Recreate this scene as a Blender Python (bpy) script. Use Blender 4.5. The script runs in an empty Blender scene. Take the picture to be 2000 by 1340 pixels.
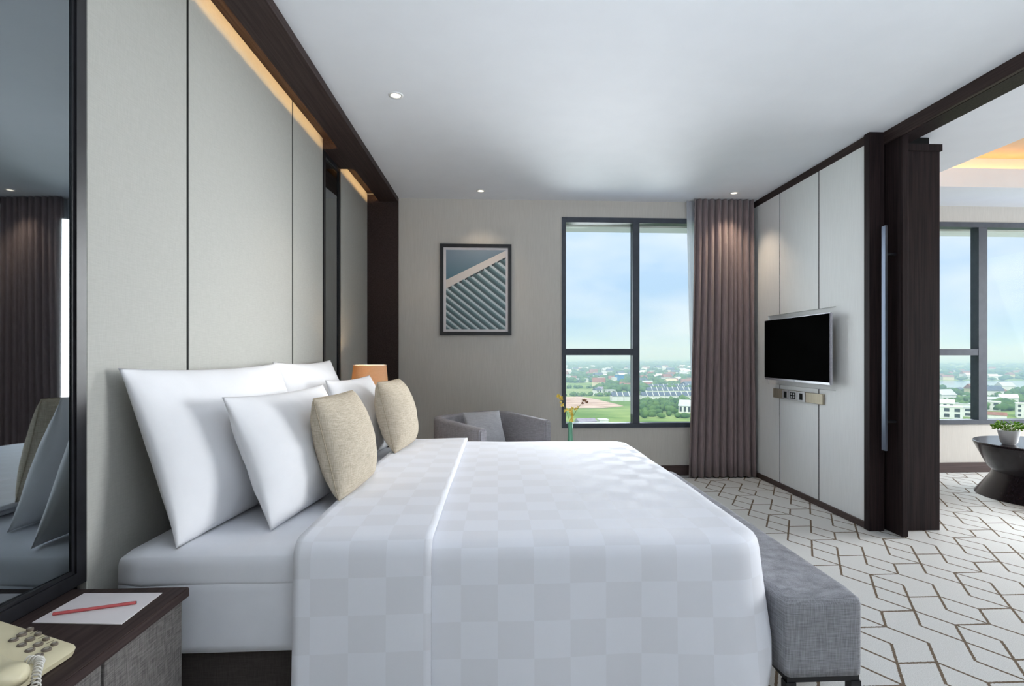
import bpy, bmesh, math, random
from mathutils import Vector, Matrix, noise
random.seed(7)
sc = bpy.context.scene
COL = sc.collection

# ------------------------------------------------------------------ camera
F_PX, PPX, PPY = 1060.0, 1025.0, 692.0
YAW = math.atan(53 / 1060.0)
EYE = 1.197
cam_d = bpy.data.cameras.new('camera')
cam = bpy.data.objects.new('camera', cam_d)
COL.objects.link(cam)
cam_d.sensor_width = 36.0
cam_d.lens = 36.0 * F_PX / 2000.0
cam_d.shift_x = (1000.0 - PPX) / 2000.0
cam_d.shift_y = (PPY - 670.0) / 2000.0
cam_d.clip_start = 0.05
cam_d.clip_end = 30000
cam.location = (0, 0, EYE)
cam.rotation_euler = (math.radians(90), 0, -YAW)
sc.camera = cam

# ------------------------------------------------------------------ world (hazy daylight sky)
world = bpy.data.worlds.new('sky')
sc.world = world
world.use_nodes = True
wn = world.node_tree
wn.nodes.clear()
wo = wn.nodes.new('ShaderNodeOutputWorld')
wb = wn.nodes.new('ShaderNodeBackground')
wtc = wn.nodes.new('ShaderNodeTexCoord')
wsep = wn.nodes.new('ShaderNodeSeparateXYZ')
wr = wn.nodes.new('ShaderNodeValToRGB')
wr.color_ramp.elements[0].position = 0.0
wr.color_ramp.elements[0].color = (0.46, 0.63, 0.86, 1)
wr.color_ramp.elements[1].position = 0.30
wr.color_ramp.elements[1].color = (0.66, 0.82, 1.02, 1)
e = wr.color_ramp.elements.new(1.0)
e.color = (1.35, 1.5, 1.65, 1)
e = wr.color_ramp.elements.new(0.10)
e.color = (0.46, 0.65, 0.92, 1)
wmap = wn.nodes.new('ShaderNodeMapping')
wmap.inputs['Scale'].default_value = (1.6, 1.6, 5.0)
wno = wn.nodes.new('ShaderNodeTexNoise')
wno.inputs['Scale'].default_value = 2.1
wno.inputs['Detail'].default_value = 5
wcr = wn.nodes.new('ShaderNodeValToRGB')
wcr.color_ramp.elements[0].position = 0.42
wcr.color_ramp.elements[1].position = 0.72
wmix = wn.nodes.new('ShaderNodeMixRGB')
wmix.inputs[2].default_value = (0.86, 0.92, 1.0, 1)
wn.links.new(wtc.outputs['Generated'], wsep.inputs[0])
wn.links.new(wsep.outputs['Z'], wr.inputs[0])
wn.links.new(wtc.outputs['Generated'], wmap.inputs[0])
wn.links.new(wmap.outputs[0], wno.inputs['Vector'])
wn.links.new(wno.outputs['Fac'], wcr.inputs[0])
wn.links.new(wcr.outputs[0], wmix.inputs[0])
wn.links.new(wr.outputs[0], wmix.inputs[1])
wn.links.new(wmix.outputs[0], wb.inputs['Color'])
wb.inputs['Strength'].default_value = 0.605
wn.links.new(wb.outputs[0], wo.inputs['Surface'])

# ------------------------------------------------------------------ lights
def light(name, kind, loc, energy, color=(1, 1, 1), rot=(0, 0, 0), **kw):
    d = bpy.data.lights.new(name, kind)
    d.energy = energy
    d.color = color
    for k, v in kw.items():
        setattr(d, k, v)
    o = bpy.data.objects.new(name, d)
    o.location = loc
    o.rotation_euler = rot
    COL.objects.link(o)
    return o

# veiled sun over the town, behind the building (never enters this window side)
light('sun', 'SUN', (0, -20, 60), 1.32, (0.97, 0.97, 1.0), (math.radians(48), 0, math.radians(-18)), angle=math.radians(6))
# added lamp out of frame, right: brightens both rooms through an unseen side opening
light('added_side_fill', 'AREA', (9.6, 3.0, 2.2), 300, (0.93, 0.97, 1.0), (0, math.radians(68), 0), shape='RECTANGLE', size=4.0, size_y=4.4, spread=math.radians(125))
# lamps added in the windows, aimed clear of the camera, to brighten both rooms
def added_window_lamp(name, loc, direction, power, w, h, spread, color):
    q = Vector(direction).to_track_quat('-Z', 'Y').to_euler()
    return light(name, 'AREA', loc, power, color, q, shape='RECTANGLE', size=w, size_y=h, spread=math.radians(spread))
added_window_lamp('added_window_lamp_to_ceiling', (1.26, 5.262, 1.90), (-0.30, -0.86, 0.41), 2.2, 1.12, 1.1, 42, (0.93, 0.97, 1.0))
added_window_lamp('added_window_lamp_to_bed', (1.26, 5.262, 1.10), (-0.42, -0.78, -0.47), 6, 1.12, 1.1, 46, (0.86, 0.93, 1.0))
added_window_lamp('added_window_lamp_to_television', (1.26, 5.262, 1.50), (0.66, -0.72, -0.05), 1.7, 1.10, 1.8, 60, (0.90, 0.95, 1.0))
added_window_lamp('added_window_lamp_to_headboard', (1.26, 5.262, 1.50), (-0.70, -0.71, -0.10), 4.2, 1.10, 1.8, 36, (0.96, 0.98, 1.0))
added_window_lamp('added_living_window_lamp', (5.5, 5.262, 1.60), (-0.30, -0.75, -0.60), 18, 2.2, 1.7, 46, (0.90, 0.95, 1.0))
# cool lamp added unseen behind the camera to brighten the bedroom ceiling
light('added_ceiling_fill', 'AREA', (1.1, -1.3, 1.3), 44, (0.82, 0.91, 1.0), (math.radians(180 - 40), 0, 0), shape='RECTANGLE', size=2.6, size_y=1.0, spread=math.radians(105))

vs = sc.view_settings
vs.view_transform = 'Standard'
vs.look = 'None'
vs.exposure = 0.88
vs.gamma = 1.0
vs.use_curve_mapping = False
cy = sc.cycles
cy.use_denoising = True
cy.max_bounces = 8
cy.use_adaptive_sampling = True
cy.adaptive_threshold = 0.02
cy.diffuse_bounces = 5
cy.glossy_bounces = 4
cy.transmission_bounces = 6
cy.transparent_max_bounces = 12
cy.volume_bounces = 1
cy.caustics_reflective = False
cy.caustics_refractive = False
cy.sample_clamp_indirect = 4.0
cy.sample_clamp_direct = 0.0

# ------------------------------------------------------------------ helpers
def lin(r, g, b):
    f = lambda c: (c / 255 / 12.92) if c / 255 <= 0.04045 else ((c / 255 + 0.055) / 1.055) ** 2.4
    return (f(r), f(g), f(b), 1)

MATS = {}
def mat(name, color, rough=0.6, spec=0.3, metal=0.0, emit=None, emit_s=0.0, sheen=0.0):
    m = bpy.data.materials.new(name)
    m.use_nodes = True
    b = m.node_tree.nodes['Principled BSDF']
    c = color if len(color) == 4 else (*color, 1)
    b.inputs['Base Color'].default_value = c
    b.inputs['Roughness'].default_value = rough
    b.inputs['Specular IOR Level'].default_value = spec
    b.inputs['Metallic'].default_value = metal
    if sheen:
        b.inputs['Sheen Weight'].default_value = sheen
    if emit:
        b.inputs['Emission Color'].default_value = (*emit[:3], 1)
        b.inputs['Emission Strength'].default_value = emit_s
    MATS[name] = m
    return m

def varied(m, c1, c2, scale=(30, 30, 30), detail=3, bump=0.0, bdist=0.002, p0=0.35, p1=0.65, kind='noise'):
    """mix two colours by a stretched noise in object space, optional bump"""
    nt = m.node_tree
    b = nt.nodes['Principled BSDF']
    tc = nt.nodes.new('ShaderNodeTexCoord')
    mp = nt.nodes.new('ShaderNodeMapping')
    mp.inputs['Scale'].default_value = scale
    n = nt.nodes.new('ShaderNodeTexNoise')
    n.inputs['Scale'].default_value = 1.0
    n.inputs['Detail'].default_value = detail
    r = nt.nodes.new('ShaderNodeValToRGB')
    r.color_ramp.elements[0].position = p0
    r.color_ramp.elements[1].position = p1
    r.color_ramp.elements[0].color = c1
    r.color_ramp.elements[1].color = c2
    nt.links.new(tc.outputs['Object'], mp.inputs[0])
    nt.links.new(mp.outputs[0], n.inputs['Vector'])
    nt.links.new(n.outputs['Fac'], r.inputs[0])
    nt.links.new(r.outputs[0], b.inputs['Base Color'])
    if bump:
        bn = nt.nodes.new('ShaderNodeBump')
        bn.inputs['Strength'].default_value = bump
        bn.inputs['Distance'].default_value = bdist
        nt.links.new(n.outputs['Fac'], bn.inputs['Height'])
        nt.links.new(bn.outputs[0], b.inputs['Normal'])
    return m

def weave(m, c1, c2, sx=900, sz=900, bump=0.3):
    """woven cloth: crossed stretched noises in object space"""
    nt = m.node_tree
    b = nt.nodes['Principled BSDF']
    tc = nt.nodes.new('ShaderNodeTexCoord')
    outs = []
    for s in ((sx, sx, sz * 0.06), (sx * 0.06, sx * 0.06, sz)):
        mp = nt.nodes.new('ShaderNodeMapping')
        mp.inputs['Scale'].default_value = s
        n = nt.nodes.new('ShaderNodeTexNoise')
        n.inputs['Scale'].default_value = 1.0
        n.inputs['Detail'].default_value = 2
        nt.links.new(tc.outputs['Object'], mp.inputs[0])
        nt.links.new(mp.outputs[0], n.inputs['Vector'])
        outs.append(n.outputs['Fac'])
    ad = nt.nodes.new('ShaderNodeMath')
    ad.operation = 'ADD'
    nt.links.new(outs[0], ad.inputs[0])
    nt.links.new(outs[1], ad.inputs[1])
    hf = nt.nodes.new('ShaderNodeMath')
    hf.operation = 'MULTIPLY'
    hf.inputs[1].default_value = 0.5
    nt.links.new(ad.outputs[0], hf.inputs[0])
    r = nt.nodes.new('ShaderNodeValToRGB')
    r.color_ramp.elements[0].position = 0.38
    r.color_ramp.elements[1].position = 0.62
    r.color_ramp.elements[0].color = c1
    r.color_ramp.elements[1].color = c2
    nt.links.new(hf.outputs[0], r.inputs[0])
    nt.links.new(r.outputs[0], b.inputs['Base Color'])
    bn = nt.nodes.new('ShaderNodeBump')
    bn.inputs['Strength'].default_value = bump
    bn.inputs['Distance'].default_value = 0.001
    nt.links.new(hf.outputs[0], bn.inputs['Height'])
    nt.links.new(bn.outputs[0], b.inputs['Normal'])
    return m

def tag(o, label=None, cat=None, group=None, kind=None):
    if label: o['label'] = label
    if cat: o['category'] = cat
    if group: o['group'] = group
    if kind: o['kind'] = kind
    return o

def root(name, loc, label, cat, group=None, rz=0.0):
    o = bpy.data.objects.new(name, None)
    o.empty_display_size = 0.1
    COL.objects.link(o)
    o.location = loc
    o.rotation_euler = (0, 0, rz)
    return tag(o, label, cat, group)

def obj(name, bm, m, parent=None, smooth=False, origin=None):
    """link a bmesh as one object; with a parent, the mesh is in the parent's local space"""
    bmesh.ops.recalc_face_normals(bm, faces=bm.faces)
    me = bpy.data.meshes.new(name)
    if origin is not None:
        bmesh.ops.translate(bm, verts=bm.verts, vec=-Vector(origin))
    bm.to_mesh(me)
    bm.free()
    if smooth:
        for p in me.polygons:
            p.use_smooth = True
    for mm in (m if isinstance(m, (list, tuple)) else [m]):
        me.materials.append(mm)
    o = bpy.data.objects.new(name, me)
    if origin is not None:
        o.location = origin
    if parent is not None:
        o.parent = parent
    COL.objects.link(o)
    return o

def bx(bm, x0, x1, y0, y1, z0, z1):
    v = [bm.verts.new(p) for p in ((x0, y0, z0), (x1, y0, z0), (x1, y1, z0), (x0, y1, z0), (x0, y0, z1), (x1, y0, z1), (x1, y1, z1), (x0, y1, z1))]
    for f in ((3, 2, 1, 0), (4, 5, 6, 7), (0, 1, 5, 4), (1, 2, 6, 5), (2, 3, 7, 6), (3, 0, 4, 7)):
        bm.faces.new([v[i] for i in f])
    return v

def box(name, x0, x1, y0, y1, z0, z1, m, parent=None, bevel=0.0, segs=2, origin=None):
    bm = bmesh.new()
    bx(bm, x0, x1, y0, y1, z0, z1)
    if bevel:
        bmesh.ops.bevel(bm, geom=bm.edges[:], offset=bevel, segments=segs, profile=0.5, affect='EDGES')
    o = obj(name, bm, m, parent, smooth=False, origin=origin)
    if bevel and segs > 1:
        shade_auto(o)
    return o

def shade_auto(o, ang=40):
    me = o.data
    for p in me.polygons:
        p.use_smooth = True
    bm = bmesh.new()
    bm.from_mesh(me)
    a = math.radians(ang)
    for ed in bm.edges:
        if len(ed.link_faces) == 2 and ed.calc_face_angle(0) > a:
            ed.smooth = False
    bm.to_mesh(me)
    bm.free()

def lathe(bm, prof, n=32, cx=0, cy=0, cap=True):
    rings = []
    for r, z in prof:
        rings.append([bm.verts.new((cx + r * math.cos(2 * math.pi * k / n), cy + r * math.sin(2 * math.pi * k / n), z)) for k in range(n)])
    for a, b in zip(rings, rings[1:]):
        for k in range(n):
            bm.faces.new((a[k], a[(k + 1) % n], b[(k + 1) % n], b[k]))
    if cap:
        bm.faces.new(rings[0][::-1])
        bm.faces.new(rings[-1])
    return rings

def tube(bm, pts, r, n=8, closed=False, cap=True):
    pts = [Vector(p) for p in pts]
    rings = []
    N = len(pts)
    prev = None
    for i, p in enumerate(pts):
        a = pts[(i - 1) % N] if (i > 0 or closed) else p
        b = pts[(i + 1) % N] if (i < N - 1 or closed) else p
        t = (b - a).normalized()
        if prev is None:
            up = Vector((0, 0, 1)) if abs(t.z) < 0.9 else Vector((1, 0, 0))
            s = t.cross(up).normalized()
        else:
            s = (prev - t * prev.dot(t)).normalized()
        prev = s
        u = t.cross(s)
        rr = r[i] if isinstance(r, (list, tuple)) else r
        rings.append([bm.verts.new(p + s * (rr * math.cos(2 * math.pi * k / n)) + u * (rr * math.sin(2 * math.pi * k / n))) for k in range(n)])
    for i in range(N - (0 if closed else 1)):
        a, b = rings[i], rings[(i + 1) % N]
        for k in range(n):
            bm.faces.new((a[k], a[(k + 1) % n], b[(k + 1) % n], b[k]))
    if cap and not closed:
        bm.faces.new(rings[0][::-1])
        bm.faces.new(rings[-1])

def struct(o):
    o['kind'] = 'structure'
    return o

# ------------------------------------------------------------------ materials
M_ceil = mat('ceiling_paint', (0.80, 0.80, 0.80), 0.9, 0.1)
varied(M_ceil, (0.775, 0.79, 0.825, 1), (0.79, 0.805, 0.84, 1), (6, 6, 6))
M_panel = mat('headboard_fabric', (0.62, 0.62, 0.58), 0.85, 0.15)
weave(M_panel, (0.405, 0.402, 0.37, 1), (0.445, 0.442, 0.41, 1), 420, 420, 0.12)
M_tvpanel = mat('white_panel_laminate', (0.70, 0.70, 0.67), 0.55, 0.25)
varied(M_tvpanel, (0.80, 0.81, 0.805, 1), (0.84, 0.85, 0.845, 1), (160, 160, 6), 3, 0.05)
M_wall = mat('taupe_wallpaper', (0.33, 0.30, 0.27), 0.8, 0.2)
varied(M_wall, (0.555, 0.525, 0.48, 1), (0.605, 0.575, 0.53, 1), (420, 420, 9), 4, 0.1)
M_plain = mat('plain_wall_paint', (0.62, 0.60, 0.57), 0.85, 0.15)
varied(M_plain, (0.60, 0.58, 0.55, 1), (0.63, 0.61, 0.58, 1), (5, 5, 5))
M_wood = mat('dark_oak_veneer', (0.05, 0.035, 0.03), 0.55, 0.15)
varied(M_wood, (0.030, 0.019, 0.018, 1), (0.055, 0.037, 0.034, 1), (120, 120, 3.0), 5, 0.12)
M_woodh = mat('dark_oak_veneer_long', (0.05, 0.035, 0.03), 0.55, 0.15)
varied(M_woodh, (0.030, 0.019, 0.018, 1), (0.052, 0.035, 0.032, 1), (120, 3.0, 120), 5, 0.12)
M_dwood = mat('dark_oak_veneer_shaded', (0.02, 0.014, 0.014), 0.55, 0.12)  # dark oak darkened further: shade on door and casing put into the colour
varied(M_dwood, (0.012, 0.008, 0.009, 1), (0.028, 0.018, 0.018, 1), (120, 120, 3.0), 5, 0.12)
M_base = mat('brown_skirting', (0.075, 0.05, 0.045), 0.5, 0.3)
varied(M_base, (0.060, 0.040, 0.038, 1), (0.085, 0.058, 0.052, 1), (3, 90, 90), 4)
M_black = mat('black_metal', (0.010, 0.010, 0.012), 0.35, 0.4)
varied(M_black, (0.008, 0.008, 0.010, 1), (0.014, 0.014, 0.017, 1), (20, 20, 20))
M_gap = mat('dark_shadow_gap', (0.012, 0.012, 0.012), 0.8, 0.1)
varied(M_gap, (0.010, 0.010, 0.010, 1), (0.015, 0.015, 0.015, 1), (9, 9, 9))
M_winframe = mat('anthracite_window_frame', (0.055, 0.065, 0.085), 0.5, 0.35)
varied(M_winframe, (0.050, 0.058, 0.076, 1), (0.062, 0.072, 0.092, 1), (14, 14, 14))
M_ext = mat('exterior_render', (0.75, 0.72, 0.62), 0.8, 0.2)
varied(M_ext, (0.84, 0.81, 0.70, 1), (0.88, 0.85, 0.75, 1), (4, 4, 4))

def glass_mat(name, tint=(0.96, 0.98, 0.98), refl=0.06):
    m = bpy.data.materials.new(name)
    m.use_nodes = True
    nt = m.node_tree
    nt.nodes.clear()
    o = nt.nodes.new('ShaderNodeOutputMaterial')
    mx = nt.nodes.new('ShaderNodeMixShader')
    tr = nt.nodes.new('ShaderNodeBsdfTransparent')
    gl = nt.nodes.new('ShaderNodeBsdfGlossy')
    fr = nt.nodes.new('ShaderNodeLayerWeight')
    fr.inputs['Blend'].default_value = 0.5
    pw = nt.nodes.new('ShaderNodeMath')
    pw.operation = 'POWER'
    pw.inputs[1].default_value = 4.0
    mu = nt.nodes.new('ShaderNodeMath')
    mu.operation = 'MULTIPLY_ADD'
    mu.inputs[1].default_value = 0.03
    mu.inputs[2].default_value = refl
    tr.inputs['Color'].default_value = (*tint, 1)
    gl.inputs['Roughness'].default_value = 0.0
    nt.links.new(fr.outputs['Facing'], pw.inputs[0])
    nt.links.new(pw.outputs[0], mu.inputs[0])
    nt.links.new(mu.outputs[0], mx.inputs[0])
    nt.links.new(tr.outputs[0], mx.inputs[1])
    nt.links.new(gl.outputs[0], mx.inputs[2])
    nt.links.new(mx.outputs[0], o.inputs[0])
    return m
M_glass = glass_mat('window_glass', refl=0.003)
M_mirror = mat('grey_tinted_mirror', (0.27, 0.30, 0.32), 0.02, 0.5, 1.0)
M_led = mat('warm_led_strip', (1, 0.8, 0.5), 0.5, 0.2, emit=(1.0, 0.62, 0.26), emit_s=24.0)
M_lampglow = mat('downlight_lens', (1, 0.9, 0.8), 0.5, 0.2, emit=(1.0, 0.86, 0.68), emit_s=2.0)
M_chrome = mat('white_trim_ring', (0.75, 0.75, 0.74), 0.35, 0.4)
varied(M_chrome, (0.73, 0.73, 0.72, 1), (0.77, 0.77, 0.76, 1), (8, 8, 8))

# carpet: ivory pile with a woven brown line lattice (triangular grid, period 12)
def carpet_material():
    m = mat('ivory_lattice_carpet', (0.6, 0.6, 0.56), 0.95, 0.05)
    nt = m.node_tree
    L = nt.links
    b = nt.nodes['Principled BSDF']
    S, Hh = 0.1586, 0.1374
    X0, Y0 = CARPET_X0, CARPET_Y0
    def mth(op, a, c=None, d=None):
        n = nt.nodes.new('ShaderNodeMath')
        n.operation = op
        for k, v in enumerate((a, c, d)):
            if v is None: continue
            if isinstance(v, (int, float)): n.inputs[k].default_value = v
            else: L.new(v, n.inputs[k])
        return n.outputs[0]
    tc = nt.nodes.new('ShaderNodeTexCoord')
    sp = nt.nodes.new('ShaderNodeSeparateXYZ')
    # slight wobble so tufted lines are not ruler sharp
    wob = nt.nodes.new('ShaderNodeTexNoise')
    wob.inputs['Scale'].default_value = 170.0
    wob.inputs['Detail'].default_value = 1
    L.new(tc.outputs['Object'], wob.inputs['Vector'])
    L.new(tc.outputs['Object'], sp.inputs[0])
    w = mth('MULTIPLY', mth('SUBTRACT', wob.outputs['Fac'], 0.5), 0.006)
    X = mth('ADD', sp.outputs['X'], w)
    Y = mth('SUBTRACT', sp.outputs['Y'], w)
    jf = mth('DIVIDE', mth('SUBTRACT', Y, Y0), Hh)
    if_ = mth('SUBTRACT', mth('DIVIDE', mth('SUBTRACT', X, X0), S), mth('MULTIPLY', jf, 0.5))
    def lookup(i, j, ks):
        k = mth('FLOORED_MODULO', mth('SUBTRACT', j, mth('MULTIPLY', i, 4.0)), 12.0)
        t = mth('DIVIDE', mth('ADD', k, 0.5), 12.0)
        r = nt.nodes.new('ShaderNodeValToRGB')
        cr = r.color_ramp
        cr.interpolation = 'CONSTANT'
        cr.elements[0].position = 0.0
        v = 1.0 if 0 in ks else 0.0
        cr.elements[0].color = (v, v, v, 1)
        cr.elements.remove(cr.elements[1])
        for q in range(1, 12):
            nv = 1.0 if q in ks else 0.0
            if nv != v:
                el = cr.elements.new(q / 12.0)
                el.color = (nv, nv, nv, 1)
                v = nv
        L.new(t, r.inputs[0])
        return r.outputs[0]
    HW = 0.0056
    ri = mth('ROUND', if_); fj = mth('FLOOR', jf)
    d2 = mth('MULTIPLY', mth('ABSOLUTE', mth('SUBTRACT', if_, ri)), Hh)
    m2 = mth('MULTIPLY', mth('LESS_THAN', d2, HW), lookup(ri, fj, {1, 2, 4, 5, 6, 8, 10, 11}))
    rj = mth('ROUND', jf); fi = mth('FLOOR', mth('ADD', if_, 0.0))
    d1 = mth('MULTIPLY', mth('ABSOLUTE', mth('SUBTRACT', jf, rj)), Hh)
    m1 = mth('MULTIPLY', mth('LESS_THAN', d1, HW), lookup(fi, rj, {0, 6, 9}))
    sm = mth('ADD', if_, jf)
    rs = mth('ROUND', sm)
    d3 = mth('MULTIPLY', mth('ABSOLUTE', mth('SUBTRACT', sm, rs)), Hh)
    m3 = mth('MULTIPLY', mth('LESS_THAN', d3, HW), lookup(fi, mth('SUBTRACT', rs, fi), {0, 1, 2, 4, 5, 8, 10, 11}))
    msk = mth('MAXIMUM', mth('MAXIMUM', m1, m2), m3)
    n1 = nt.nodes.new('ShaderNodeTexNoise')
    n1.inputs['Scale'].default_value = 330.0
    n1.inputs['Detail'].default_value = 3
    L.new(tc.outputs['Object'], n1.inputs['Vector'])
    r1 = nt.nodes.new('ShaderNodeValToRGB')
    r1.color_ramp.elements[0].position = 0.3
    r1.color_ramp.elements[1].position = 0.7
    r1.color_ramp.elements[0].color = (0.51, 0.51, 0.495, 1)
    r1.color_ramp.elements[1].color = (0.71, 0.71, 0.695, 1)
    L.new(n1.outputs['Fac'], r1.inputs[0])
    r2 = nt.nodes.new('ShaderNodeValToRGB')
    r2.color_ramp.elements[0].position = 0.3
    r2.color_ramp.elements[1].position = 0.7
    r2.color_ramp.elements[0].color = (0.12, 0.088, 0.060, 1)
    r2.color_ramp.elements[1].color = (0.20, 0.155, 0.115, 1)
    L.new(n1.outputs['Fac'], r2.inputs[0])
    mx = nt.nodes.new('ShaderNodeMixRGB')
    L.new(msk, mx.inputs[0])
    L.new(r1.outputs[0], mx.inputs[1])
    L.new(r2.outputs[0], mx.inputs[2])
    L.new(mx.outputs[0], b.inputs['Base Color'])
    bn = nt.nodes.new('ShaderNodeBump')
    bn.inputs['Strength'].default_value = 0.5
    bn.inputs['Distance'].default_value = 0.004
    L.new(n1.outputs['Fac'], bn.inputs['Height'])
    L.new(bn.outputs[0], b.inputs['Normal'])
    return m
CARPET_X0, CARPET_Y0 = 2.021, 2.302
M_carpet = carpet_material()

# ------------------------------------------------------------------ room shell
D = 5.28            # window wall
ZC = 2.70           # ceiling
XP = -1.24          # face of the headboard panels
XT = 2.53           # face of the television wall
YB = -2.0           # wall behind the camera
XE = 7.15           # far side of the living room
Y_JAMB = 3.545

box('floor', -1.45, XE, YB, D + 0.02, -0.12, 0.0, M_carpet)
struct(bpy.data.objects['floor'])

# ceiling: bedroom slab, living-room slab with a recessed tray
TX0, TX1, TY0, TY1 = 3.65, 6.3, 0.4, 4.67
bm = bmesh.new()
bx(bm, -0.952, 2.61, YB, D + 0.02, ZC, ZC + 0.35)
bx(bm, 2.61, 2.78, Y_JAMB, D + 0.02, ZC, ZC + 0.35)
bx(bm, 2.61, 2.78, YB, Y_JAMB, ZC + 0.06, ZC + 0.35)
bx(bm, 2.78, TX0, YB, D + 0.02, ZC, ZC + 0.17)
bx(bm, TX1, XE, YB, D + 0.02, ZC, ZC + 0.17)
bx(bm, TX0, TX1, TY1, D + 0.02, ZC, ZC + 0.17)
bx(bm, TX0, TX1, YB, TY0, ZC, ZC + 0.17)
bx(bm, 2.78, XE, YB, D + 0.02, ZC + 0.32, ZC + 0.36)
bx(bm, 2.78, TX0 - 0.14, YB, D + 0.02, ZC + 0.17, ZC + 0.32)
bx(bm, TX1 + 0.14, XE, YB, D + 0.02, ZC + 0.17, ZC + 0.32)
bx(bm, TX0 - 0.14, TX1 + 0.14, TY1 + 0.14, D + 0.02, ZC + 0.17, ZC + 0.32)
bx(bm, TX0 - 0.14, TX1 + 0.14, YB, TY0 - 0.14, ZC + 0.17, ZC + 0.32)
ceiling = struct(obj('ceiling', bm, M_ceil))
M_tray = mat('tray_warm_glow_tint', (0.72, 0.52, 0.33), 0.85, 0.1)  # warm glow of the cove strips put into the tray colour
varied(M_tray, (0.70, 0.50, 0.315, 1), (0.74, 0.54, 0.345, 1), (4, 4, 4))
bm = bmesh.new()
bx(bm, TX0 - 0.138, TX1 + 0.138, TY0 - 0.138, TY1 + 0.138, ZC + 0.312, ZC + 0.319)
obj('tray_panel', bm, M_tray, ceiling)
bm = bmesh.new()
z0 = ZC + 0.172
bx(bm, TX0 - 0.10, TX0 - 0.06, TY0, TY1, z0, z0 + 0.012)
bx(bm, TX1 + 0.06, TX1 + 0.10, TY0, TY1, z0, z0 + 0.012)
bx(bm, TX0, TX1, TY1 + 0.06, TY1 + 0.10, z0, z0 + 0.012)
bx(bm, TX0, TX1, TY0 - 0.10, TY0 - 0.06, z0, z0 + 0.012)
M_led2 = mat('amber_led_strip', (1, 0.8, 0.5), 0.5, 0.2, emit=(1.0, 0.55, 0.22), emit_s=3.0)
o = obj('cove_light_strip', bm, M_led2, ceiling)
o['label'] = 'warm light strip hidden in the tray ceiling'

# window wall
WX0, WX1, WZ0, WZ1 = 0.625, 2.14, 0.476, 2.536
VX0, VX1 = 4.16, 6.75
bm = bmesh.new()
T = 0.17
for (a, b_, z0, z1) in ((-1.45, WX0, 0, 2.98), (WX0, WX1, 0, WZ0), (WX0, WX1, WZ1, 2.98), (WX1, VX0, 0, 2.98), (VX0, VX1, 0, WZ0 + 0.01), (VX0, VX1, WZ1, 2.98), (VX1, XE + 0.1, 0, 2.98)):
    bx(bm, a, b_, D, D + T, z0, z1)
wall_back = struct(obj('wall_back', bm, M_wall))
# facade lintel outside both windows
bm = bmesh.new()
bx(bm, -1.45, XE + 0.1, D + T + 0.01, D + 0.42, 2.487, 3.02)
struct(obj('trim_1', bm, M_ext))
bm = bmesh.new()
bx(bm, -0.94, XT - 0.02, D - 0.014, D - 0.001, 0.002, 0.10)
bx(bm, 3.0, XE, D - 0.014, D - 0.001, 0.002, 0.10)
struct(obj('baseboard_back', bm, M_base))
# walls out of the picture that close the room
box('wall_front', -1.45, XE + 0.1, YB - 0.1, YB, 0, 3.0, M_wall); struct(bpy.data.objects['wall_front'])
bm = bmesh.new()
bx(bm, XE, XE + 0.1, YB, D, 0, 0.3)
bx(bm, XE, XE + 0.1, YB, D, 2.62, 3.0)
bx(bm, XE, XE + 0.1, YB, 1.6, 0.3, 2.62)  # opening beyond this left for the added side lamp
bx(bm, XE, XE + 0.1, 5.1, D, 0.3, 2.62)
struct(obj('wall_side', bm, M_plain))
# facade roof slab above, keeps the sun out
box('roof', -1.6, XE + 0.3, YB - 0.2, D + T, 3.06, 3.2, M_ext); struct(bpy.data.objects['roof'])

def window(name, x0, x1, z0, z1, mull, transom_z, mull_double=False):
    bm = bmesh.new()
    fw = 0.04
    y0, y1 = D - 0.012, D + 0.09
    bx(bm, x0, x0 + fw, y0, y1, z0, z1)
    bx(bm, x1 - fw, x1, y0, y1, z0, z1)
    bx(bm, x0 + fw, x1 - fw, y0, y1, z1 - 0.05, z1)
    bx(bm, x0 + fw, x1 - fw, y0, y1, z0, z0 + 0.045)
    bm2 = bm
    w = struct(obj(name, bm2, M_winframe))
    bm = bmesh.new()
    bx(bm, mull[0], mull[1], y0 + 0.002, y1 - 0.002, z0 + 0.045, z1 - 0.05)
    obj('mullion', bm, M_winframe, w)
    bm = bmesh.new()
    bx(bm, x0 + fw, mull[0], y0 + 0.004, y1 - 0.004, transom_z - 0.032, transom_z + 0.032)
    obj('transom', bm, M_winframe, w)
    yg = D + 0.045
    for (a, b_, c, d_) in ((x0 + fw, mull[0], z0 + 0.045, transom_z - 0.032), (x0 + fw, mull[0], transom_z + 0.032, z1 - 0.05), (mull[1], x1 - fw, z0 + 0.045, z1 - 0.05)):
        bm = bmesh.new()
        bx(bm, a, b_, yg - 0.003, yg + 0.003, c, d_)
        obj('pane', bm, M_glass, w)
    # thin rubber glazing bead inside each pane
    return w
window('window_1', WX0, WX1, WZ0, WZ1, (1.326, 1.392), 1.220)
window('window_2', VX0, VX1, WZ0 + 0.01, WZ1, (4.876, 4.966), 1.218)

# ------------------------------------------------------------------ headboard wall
bm = bmesh.new()
bx(bm, -1.45, -1.272, YB, D + 0.01, 0, 3.0)
wall_left = struct(obj('wall_left', bm, M_gap))
joints = [(YB, 1.283), (1.697, 2.240), (2.240, 3.352), (3.352, 3.926), (4.340, 5.244)]
for (a, b_) in joints:
    bm = bmesh.new()
    bx(bm, -1.271, XP, a + 0.008, b_ - 0.008, 0.0, 2.731)
    bmesh.ops.bevel(bm, geom=bm.edges[:], offset=0.002, segments=1, affect='EDGES')
    obj('panel', bm, M_panel, wall_left)
for y in (2.240, 3.352):
    bm = bmesh.new()
    bx(bm, -1.271, XP - 0.0015, y - 0.0078, y + 0.0078, 0.0, 2.731)
    obj('joint_strip', bm, M_gap, wall_left)
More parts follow.
